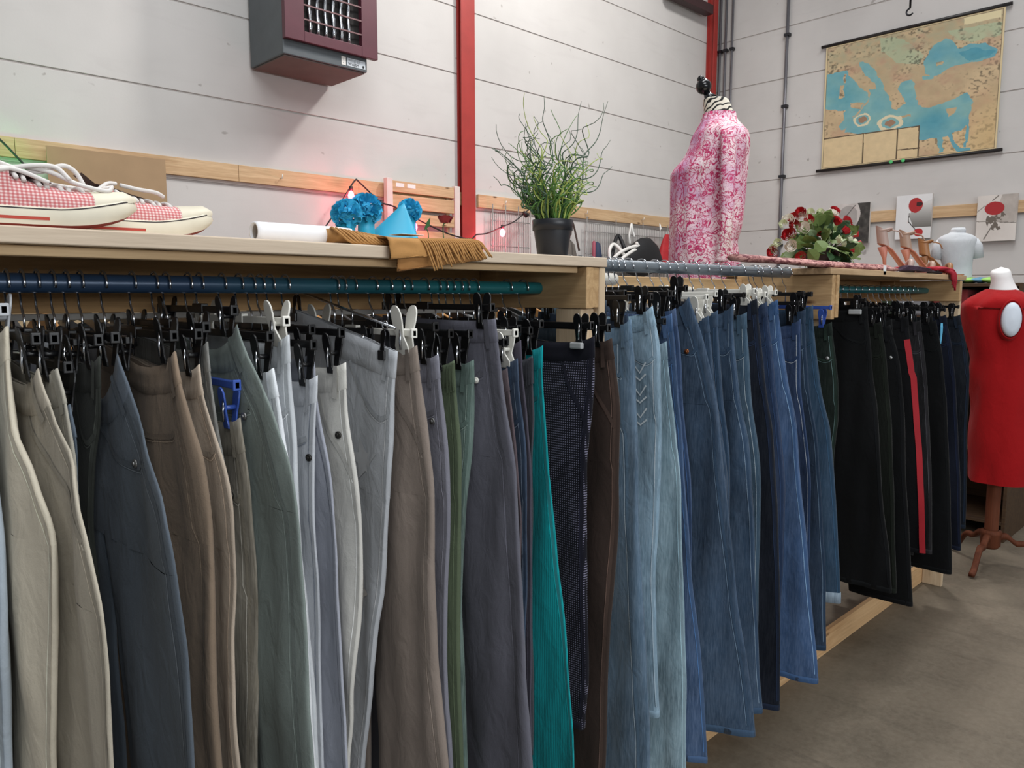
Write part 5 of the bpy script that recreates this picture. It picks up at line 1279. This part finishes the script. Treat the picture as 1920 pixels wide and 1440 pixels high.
for z, w_ in ((1.99, .05), (1.95, .10), (1.85, .13), (1.75, .15), (1.65, .15)): rings.append([(c[0]+w_*math.cos(2*PI*i/16), 5.052+.3*w_*math.sin(2*PI*i/16), z) for i in range(16)])
MB().loft(rings, True, True, True).build('body', plain('grey_canvas_bag', '#6d6660', .8), t); strap(t, ((1070, 440, 4.93), (1074, 418, 5.0), (1086, 470, 4.93)), .01, plain('brown_strap', '#3b2a22', .6))
tag(t, 'grey canvas shoulder bag on the wall right of the plant pot', 'bag')

# ================================================================ dress forms
def ringtab(cx, cy, rows, ang, n=36, e=0.9):
    # rows: (z, half-width along ang, half-depth, shift along ang, shift across)
    ca, sa = math.cos(ang), math.sin(ang); out = []
    for z, a_, b_, s1, s2 in rows:
        r_ = []
        for k in range(n):
            t_ = 2*PI*k/n; u = a_*sp(math.cos(t_), e)+s1; v = b_*sp(math.sin(t_), e)+s2
            r_.append((cx+u*ca-v*sa, cy+u*sa+v*ca, z))
        out.append(r_)
    return out
def smooth_rows(rows, n=5): return [tuple(r) for r in spline(rows, n)]
# ---- pink blouse on a dress form (profile view)
def floral():
    m, nt, b = nodes('pink_floral_print'); v = coords(nt)
    n1 = tex(nt, v, 20, 3, 0.55, 2.2); n2 = tex(nt, coords(nt, (1, 1, 1), rot=(.4, .9, .2)), 42, 2, 0.5, 3.0); big = tex(nt, v, 6, 3)
    vo = N(nt, 'ShaderNodeTexVoronoi'); vo.inputs['Scale'].default_value = 17; nt.links.new(v, vo.inputs['Vector'])
    base_ = ramp(nt, big, [(.35, lin('#f6e6e6')), (.52, lin('#f0cfdb')), (.7, lin('#d19cc2'))])
    st = ramp(nt, n1, [(.455, (0,)*3), (.475, (1,)*3), (.52, (1,)*3), (.54, (0,)*3)])
    o = mix(nt, st, base_, lin('#c02a62'))
    st2 = ramp(nt, n2, [(.41, (0,)*3), (.425, (1,)*3), (.44, (1,)*3), (.455, (0,)*3)]); o = mix(nt, st2, o, lin('#a52058'))
    fl = ramp(nt, vo.outputs['Distance'], [(.10, (1,)*3), (.16, (0,)*3), (.24, (0,)*3), (.27, (.8,)*3), (.31, (.8,)*3), (.34, (0,)*3)]); o = mix(nt, fl, o, lin('#c9386f'))
    nt.links.new(o, b.inputs['Base Color']); b.inputs['Roughness'].default_value = .75
    bump(nt, b, tex(nt, coords(nt, (12, 12, 5)), 1, 3, .5, 1), .5, .01); return m
def script_print():
    m, nt, b = nodes('script_print_linen'); v = coords(nt)
    wv = N(nt, 'ShaderNodeTexWave', wave_type='RINGS'); wv.inputs['Scale'].default_value = 16; wv.inputs['Distortion'].default_value = 7; wv.inputs['Detail'].default_value = 1; wv.inputs['Detail Scale'].default_value = 1.5
    nt.links.new(v, wv.inputs['Vector']); o = ramp(nt, wv.outputs['Fac'], [(.62, lin('#e8e0cf')), (.72, lin('#191717'))])
    nt.links.new(o, b.inputs['Base Color']); b.inputs['Roughness'].default_value = .7; return m
FLOR = floral(); BLK = plain('gloss_black_wood', '#0f0f12', .15)
D = 3.4; mid = atd(1322, 495, D); cx, cy = mid[0], mid[1]
Rh = np.array([R[0], R[1]]); ang = math.atan2(Rh[1], Rh[0]); s_px = D/FPX
t = empty('dress_form', (cx, cy, 0))
def zz(y): return EYE + (at(1322, y, Y=cy)[2]-EYE)
tab = [(495, 1257, 1384, .175), (470, 1256, 1380, .17), (452, 1256, 1378, .165), (432, 1256, 1384, .165), (398, 1256, 1388, .16), (342, 1256, 1391, .17), (322, 1258, 1391, .18), (298, 1276, 1391, .19), (275, 1288, 1390, .2), (255, 1294, 1388, .19), (243, 1300, 1382, .15), (230, 1306, 1374, .09), (220, 1310, 1371, .065), (210, 1313, 1369, .058)]
rows = [(zz(y), (xr-xl)/2*s_px, b_, ((xl+xr)/2-1322)*s_px, 0) for y, xl, xr, b_ in tab]
base_rows = [(zz(495)-.16, .15, .17, 0, 0), (zz(495)-.08, .148, .176, 0, 0)]
rr_ = ringtab(cx, cy, smooth_rows(base_rows[:1]+base_rows[1:]+rows, 4), ang, 64)
q = []
for j, r_ in enumerate(rr_):
    o_ = []
    for k, p in enumerate(r_):
        d = Vector((p[0]-cx, p[1]-cy, 0)); 
        if d.length > 0: d.normalize()
        amt = .006*noise.noise(Vector((k*.45, j*.12, 7)))+.003*math.sin(k*1.4+j*.05)
        o_.append((p[0]+d.x*amt, p[1]+d.y*amt, p[2]))
    q.append(o_)
MB().loft(q, True).build('blouse', FLOR, t)
slv = [(1333, 262, -.185, .045), (1334, 300, -.20, .05), (1334, 350, -.205, .048), (1335, 400, -.205, .045), (1334, 440, -.20, .042), (1332, 475, -.19, .04), (1330, 494, -.185, .042)]
rings = []
for x, y, fwd, r_ in spline(slv, 5):
    c = np.array([cx, cy])+Rh*((x-1322)*s_px)+np.array([F[0], F[1]])/np.hypot(F[0], F[1])*fwd*1.08; n_ = 20
    rings.append([(c[0]+Rh[0]*r_*math.cos(2*PI*k/n_)*.62+F[0]*r_*.5*math.sin(2*PI*k/n_), c[1]+Rh[1]*r_*math.cos(2*PI*k/n_)*.62+F[1]*r_*.5*math.sin(2*PI*k/n_), zz(y)+(.0)) for k in range(n_)])
MB().loft(rings, True, True, True).build('sleeve', FLOR, t)
nk = [(212, 1314, 1366, .052), (200, 1312, 1362, .05), (188, 1311, 1357, .048), (183, 1311, 1352, .046), (181, 1318, 1345, .02)]
MB().loft(ringtab(cx, cy, smooth_rows([(zz(y), (xr-xl)/2*s_px, b_, ((xl+xr)/2-1322)*s_px, 0) for y, xl, xr, b_ in nk], 3), ang, 32), True, False, True).build('neck', script_print(), t)
kp = atd(1319, 162, D)
def ballrings(c, r_, n=28, m_=14, sq=1.0): return [[(c[0]+r_*math.sin(a_)*math.cos(2*PI*k/n), c[1]+r_*math.sin(a_)*math.sin(2*PI*k/n), c[2]-r_*sq*math.cos(a_)) for k in range(n)] for a_ in np.linspace(.02, PI-.02, m_)]
npx = atd(1330, 183, D)
MB().tube([atd(1333, 188, D), atd(1328, 180, D), atd(1324, 173, D)], [.034, .020, .014], 16).build('finial_stem', BLK, t)
MB().loft(ballrings(kp, .034), True).build('finial_ball', BLK, t)
MB().loft(ballrings(atd(1314, 149, D), .017, 20, 8), True).build('finial_tip', BLK, t)
rot = math.atan2(Rh[1], Rh[0]); c6 = atd(1344, 208, D-.062); cu = text(t, '56', INK, tuple(c6), .05, rot)
MB().tube([(cx, cy, .02), (cx, cy, zz(495)-.15)], .016, 12).build('pole', BLK, t)
for k in range(3):
    a_ = k*2*PI/3+.5; MB().tube(spline([(cx, cy, .28), (cx+.12*math.cos(a_), cy+.12*math.sin(a_), .22), (cx+.24*math.cos(a_), cy+.24*math.sin(a_), .012)], 5), .012, 8).build('leg', BLK, t)
tag(t, 'dress form wearing a pink floral blouse, black ball finial on its patterned neck', 'mannequin')

# ---- red dress on a white form with wooden tripod
D = 4.13; mid = atd(1858, 1000, D); mx, my = mid[0], mid[1]; s_px = D/FPX
WOODR = wood('red_brown_wood', '#4c2617', '#6b3b26', 2, False); FORMW = plain('white_form_fabric', '#e6e3e2', .7); REDD = cloth('#9c1418', 'twill', .05)
t = empty('dress_form', (mx, my, 0))
zc = lambda y, x=1870: float(atd(x, y, D)[2])
lat = math.atan2(-(F[1]*.95)-Rh[1]*.30, -(F[0]*.95)-Rh[0]*.30)      # shoulder line turned part way to the viewer
cxy = lambda px, y=1000: (np.array([mx, my])+Rh*((px-1858-(1000-y)*0.078)*s_px))
tabd = [(897, 1876, .162, .150), (860, 1877, .163, .150), (800, 1878, .160, .146), (750, 1879, .152, .138), (705, 1878, .142, .142), (670, 1878, .136, .140), (640, 1878, .140, .152), (610, 1878, .150, .168), (590, 1878, .155, .176), (571, 1878, .163, .176), (560, 1879, .165, .150), (552, 1880, .150, .115), (546, 1880, .105, .085), (542, 1880, .075, .062)]
rings = []; rows = smooth_rows(tabd, 4)
for j, (y, px, a_, b_) in enumerate(rows):
    c = cxy(px, y); z = zc(y)
    tilt = 0.0
    r_ = []
    for k in range(64):
        t_ = 2*PI*k/64; u = a_*sp(math.cos(t_), .9); v = b_*sp(math.sin(t_), .9)
        if y < 600: tilt = (u/.18)**2*.0
        pl = .004*math.sin(t_*9+.5)*max(0, 1-abs(y-570)/60)+ .010*noise.noise(Vector((math.cos(t_)*2.2, math.sin(t_)*2.2, y*.016)))+.005*max(0, 1-abs(y-690)/110)*math.sin(t_*6+y*.06)+.006*max(0, (y-740)/160)*math.sin(t_*5+1)
        kx = 1+pl/max(a_, .05)
        zz_ = z - (0.0 if y > 575 else .025*(abs(u)/.18)**1.5)
        r_.append((c[0]+kx*(u*math.cos(lat)-v*math.sin(lat)), c[1]+kx*(u*math.sin(lat)+v*math.cos(lat)), zz_))
    rings.append(r_)
MB().loft(rings, True).build('dress', REDD, t)
hem = rings[0]; MB().loft([[(p[0], p[1], p[2]) for p in hem], [(mx+(p[0]-mx)*.93, my+(p[1]-my)*.93, p[2]+.02) for p in hem]], True, False, True).build('hem_lining', cloth('#8f1418', 'twill'), t)
nr = []
for y, px, r_ in ((548, 1886, .078), (543, 1884, .070), (530, 1882, .056), (520, 1880, .052), (512, 1879, .050), (508, 1879, .042), (506, 1879, .01)):
    c = cxy(px, y); nr.append([(c[0]+r_*math.cos(2*PI*k/28), c[1]+r_*.9*math.sin(2*PI*k/28), zc(y)+.010*math.cos(2*PI*k/28)) for k in range(28)])
MB().loft(nr, True, False, True).build('neck', FORMW, t)
sh = np.array([math.cos(lat), math.sin(lat)]); ac = cxy(1880, 596)+sh*.152; az = zc(596)
rings = []
for f_, k_ in ((-.03, 1.0), (.018, .98), (.030, .90), (.037, .6), (.040, .02)):
    rings.append([(ac[0]+sh[0]*f_-sh[1]*.046*k_*math.cos(2*PI*k/26), ac[1]+sh[1]*f_+sh[0]*.046*k_*math.cos(2*PI*k/26), az+.088*k_*math.sin(2*PI*k/26)) for k in range(26)])
MB().loft(rings, True, False, True).build('arm_cap', plain('pale_blue_form', '#d3dbe6', .6), t)
rings = [[(ac[0]+sh[0]*(f_)-sh[1]*.050*s__*math.cos(2*PI*k/26), ac[1]+sh[1]*f_+sh[0]*.050*s__*math.cos(2*PI*k/26), az+.093*s__*math.sin(2*PI*k/26)) for k in range(26)] for f_, s__ in ((-.03, 1.25), (.012, 1.08), (.020, 1.0), (.0, .97))]
MB().loft(rings, True).build('armhole_edge', REDD, t)
zh = zc(1010)
MB().loft(cyl(mx, my, [(.034, zc(897)+.03), (.034, zc(897)), (.033, zc(992))], 24), True).build('pole', WOODR, t)
MB().loft(cyl(mx, my, [(.036, zc(992)), (.050, zc(994)), (.052, zc(1000)), (.048, zc(1002)), (.048, zc(1022)), (.034, zc(1028)), (.001, zc(1029))], 28), True).build('hub', WOODR, t)
for a_ in (math.radians(170+8), math.radians(300), math.radians(55)):
    pts = spline([(.035, zc(1006)), (.075, zc(1004)), (.12, zc(1016)), (.175, .13), (.235, .045), (.275, .018)], 6); rings = []
    for i, (r_, z) in enumerate(pts):
        w_ = .014; h_ = .030-.014*i/len(pts)
        rings.append([(mx+(r_)*math.cos(a_)-q*w_*math.sin(a_), my+r_*math.sin(a_)+q*w_*math.cos(a_), z+w2*h_) for q, w2 in ((-1, -.55), (1, -.55), (1.0, .5), (.5, .62), (-.5, .62), (-1, .5))])
    MB().loft(rings, True, True, True).build('leg', WOODR, t)
tag(t, 'dress form in a sleeveless red dress on a turned brown wooden tripod', 'mannequin')

# ---- shelf unit behind the far rack end with the pale polo bust
t = empty('shelf_unit', (5.3, 1.5, 0)); DKW = wood('dark_shelf_wood', '#3a2c24', '#57432f', 1, False)
for z in (.12, .55, .98, 1.33, 1.525): box('shelf', DKW, t, 5.15, 5.75, 1.15, 2.1, z-.02, z)
for y in (1.15, 2.08): box('side_panel', DKW, t, 5.15, 5.75, y-.02 if y < 1.5 else y+.0205, y-.0005 if y < 1.5 else y+.04, 0, 1.525)
box('back_panel', DKW, t, 5.7505, 5.765, 1.13, 2.12, 0, 1.525)
tag(t, 'dark wooden shelf unit seen between the far rack end and the red dress', 'shelf')
cols = ['#3c4a3a', '#23262c', '#6b6c70', '#b9b7b2', '#2c2a2e', '#7f2a2c', '#8a8c92']
for i, (z, y) in enumerate([(z, y) for z in (.98, 1.33) for y in (1.2, 1.42, 1.64, 1.86)]):
    c = cols[i % 7]; tt = box('folded_clothes', cloth(c), None, 5.2, 5.5, y, y+.19, z+.001, z+.10+.03*(i % 3), .012)
    tag(tt, {0: 'moss green', 1: 'near-black', 2: 'mid grey', 3: 'off-white', 4: 'charcoal', 5: 'dark red', 6: 'pale grey'}[i % 7]+' folded clothes stacked on the '+('middle' if z < 1 else 'upper')+' level of the dark shelf unit', 'folded cloth')
for nm, px, col, lb in (('folded_clothes', 1820, '#5f93b0', 'blue folded cloth on top of the dark shelf unit'), ('folded_clothes', 1838, '#8fc060', 'bright green folded cloth on top of the dark shelf unit')):
    p = at(px, 528, X=5.3); rings = []
    for k in range(6):
        rings.append([(5.3+.10*math.cos(2*PI*i/14), p[1]+.028*(k-2.5)*1.2, 1.545+(.014+.006*math.sin(k*2))*math.sin(2*PI*i/14)) for i in range(14)])
    tag(MB().loft(rings, True, True, True).build(nm, plain('c'+col, col, .7, noise_amt=.3), None), lb, 'folded cloth')
D = 4.75; pc_ = atd(1792, 505, D); t = empty('bust_form', (pc_[0], pc_[1], 1.526)); s_px = D/FPX; POLO = cloth('#c3c6ca', 'twill', .05)
zp = lambda y: float(atd(1792, y, D)[2]); lat = math.atan2(Rh[1]*.9-F[1]*.35, Rh[0]*.9-F[0]*.35)
tb = [(1.527, 1795, .085, .07), (zp(505), 1795, .080, .065), (zp(490), 1793, .086, .068), (zp(470), 1791, .100, .07), (zp(455), 1791, .108, .07), (zp(447), 1791, .104, .06), (zp(441), 1791, .075, .05), (zp(437), 1790, .042, .038), (zp(431), 1790, .034, .034)]
rings = []
for z, px, a_, b_ in sorted(spline(tb, 4), key=lambda r: r[0]):
    c = np.array([pc_[0], pc_[1]])+Rh*((px-1792)*s_px); rings.append([(c[0]+a_*math.cos(k_)*math.cos(lat)-b_*math.sin(k_)*math.sin(lat), c[1]+a_*math.cos(k_)*math.sin(lat)+b_*math.sin(k_)*math.cos(lat), z) for k_ in np.linspace(0, 2*PI, 36, endpoint=False)])
MB().loft(rings, True, True, True).build('polo_shirt', POLO, t)
for sd in (-1, 1):
    c0 = np.array([pc_[0], pc_[1]])+np.array([math.cos(lat), math.sin(lat)])*sd*.088; d_ = np.array([math.cos(lat), math.sin(lat)])*sd
    MB().tube([(c0[0], c0[1], zp(450)), (c0[0]+d_[0]*.014, c0[1]+d_[1]*.014, zp(462)), (c0[0]+d_[0]*.026, c0[1]+d_[1]*.026, zp(485))], [.022, .034, .034], 16).build('sleeve', POLO, t)
c = pc_; MB().loft(cyl(c[0], c[1], [(.040, zp(438)), (.042, zp(433)), (.036, zp(428)), (.03, zp(430))], 24), True).build('collar', POLO, t)
for k in range(5): MB().disc(Vector((c[0], c[1], zp(445+k*8)))-Vector((F[0], F[1], 0))*(.052+.004*k)+Vector((Rh[0], Rh[1], 0))*.006, (-F[0], -F[1], 0), .004, .002).build('button', WHITEP, t)
tag(t, 'small bust form in a pale grey-blue polo shirt behind the tan sandal', 'mannequin')

# ================================================================ second row of clothes behind the near rack
t = empty('garment_rail', (0.6, 2.05, 0)); YB = 2.05
MB().tube([(-.9, YB, 1.50), (2.35, YB, 1.50)], .014, 16).build('rail', STEELD, t)
for x in (-.85, 2.3): MB().tube([(x, YB, .02), (x, YB, 1.498)], .016, 12).build('upright', STEELD, t); MB().tube([(x, YB-.28, .018), (x, YB+.28, .018)], .016, 12).build('foot', STEELD, t)
tag(t, 'dark steel garment rail standing behind the near pine rack', 'clothes rack')
WH_ = wood('beech_hanger', '#9a6a3c', '#c08e58', 1, False)
G_ = [('#26282d', 'black'), ('#3c4450', 'slate blue'), ('#2b332e', 'dark green'), ('#8b8f96', 'grey'), ('#3a2f2c', 'dark brown'), ('#c9cacb', 'white'), ('#4f5d74', 'denim blue'), ('#1a1a1e', 'jet black'), ('#8292b8', 'periwinkle')]
seq = [4, 0, 2, 7, 1, 0, 3, 7, 4, 0, 1, 7, 8, 8, 7, 0, 2, 7, 0, 1, 7, 0, 5, 5, 5, 5, 7, 1, 0, 6]
NB = len(seq); seen = {}
ORD = ['first', 'second', 'third', 'fourth', 'fifth', 'sixth', 'seventh', 'eighth', 'ninth', 'tenth']
for i, gi in enumerate(seq):
    X = .02+i*0.075; col, cn = G_[gi]; zs = 1.415+rnd.uniform(-.012, .012)
    h = empty('wooden_hanger' if i % 3 == 0 else 'shirt_hanger', (X, YB, 1.51)); hm = WH_ if i % 3 == 0 else BLACKP
    MB().tube([(X, YB+.019*math.cos(math.radians(200-k*20)), 1.50+.019*math.sin(math.radians(200-k*20))) for k in range(12)]+[(X, YB, 1.462), (X, YB, zs)], .002, 6).build('hook', CHROME, h)
    rings = []
    for y in np.linspace(-.2, .2, 11):
        hh = .020-.012*abs(y)/.2; zc_ = zs-.012-.055*(abs(y)/.2)**1.5
        rings.append([(X-.006, YB+y, zc_-hh), (X+.006, YB+y, zc_-hh), (X+.006, YB+y, zc_+hh), (X-.006, YB+y, zc_+hh)])
    MB().loft(rings, True, True, True).build('arms', hm, h, False, .002)
    seen[cn] = seen.get(cn, 0)+1
    who = '%s %s shirt from the left on the rail behind' % (ORD[seen[cn]-1], cn) if seq.count(gi) > 1 else 'only %s shirt on the rail behind' % cn
    tag(h, ('wooden' if i % 3 == 0 else 'black')+' hanger in the '+who, 'hanger')
    s_ = empty('shirt', (X, YB, zs-.03)); m = cloth(col)
    rings = []
    for f_ in np.linspace(0, 1, 14):
        z = zs-.034-.72*f_; w_ = .20+.015*math.sin(f_*5+i); 
        row = []
        for k in range(28):
            a_ = 2*PI*k/28; y = w_*sp(math.cos(a_), .8); x = (.014+.010*f_)*sp(math.sin(a_), .8)+.006*math.sin(y*40+i)*f_
            dz = -.055*(abs(y)/.2)**1.5*(1-f_)
            row.append((X+x, YB+y, z+dz))
        rings.append(row)
    MB().loft(rings, True, True, True).build('body', m, s_)
    for sd in (-1, 1): MB().tube([(X, YB+sd*.185, zs-.10), (X+.004, YB+sd*.225, zs-.22), (X, YB+sd*.222, zs-.55)], [.014, .017, .015], 10).build('sleeve', m, s_)
    tag(s_, who, 'shirt')
# beige partition behind
t = empty('partition_board', (.9, 2.9, 0)); box('board', plain('beige_board', '#c2a883', .8, noise_amt=.04), t, -.6, 1.75, 2.9, 2.92, .05, 1.5)
for x in (-.5, 1.6): box('foot', PINE_Y, t, x, x+.05, 2.7, 3.12, 0, .0495)
tag(t, 'beige partition board standing behind the rear garment rail', 'partition')
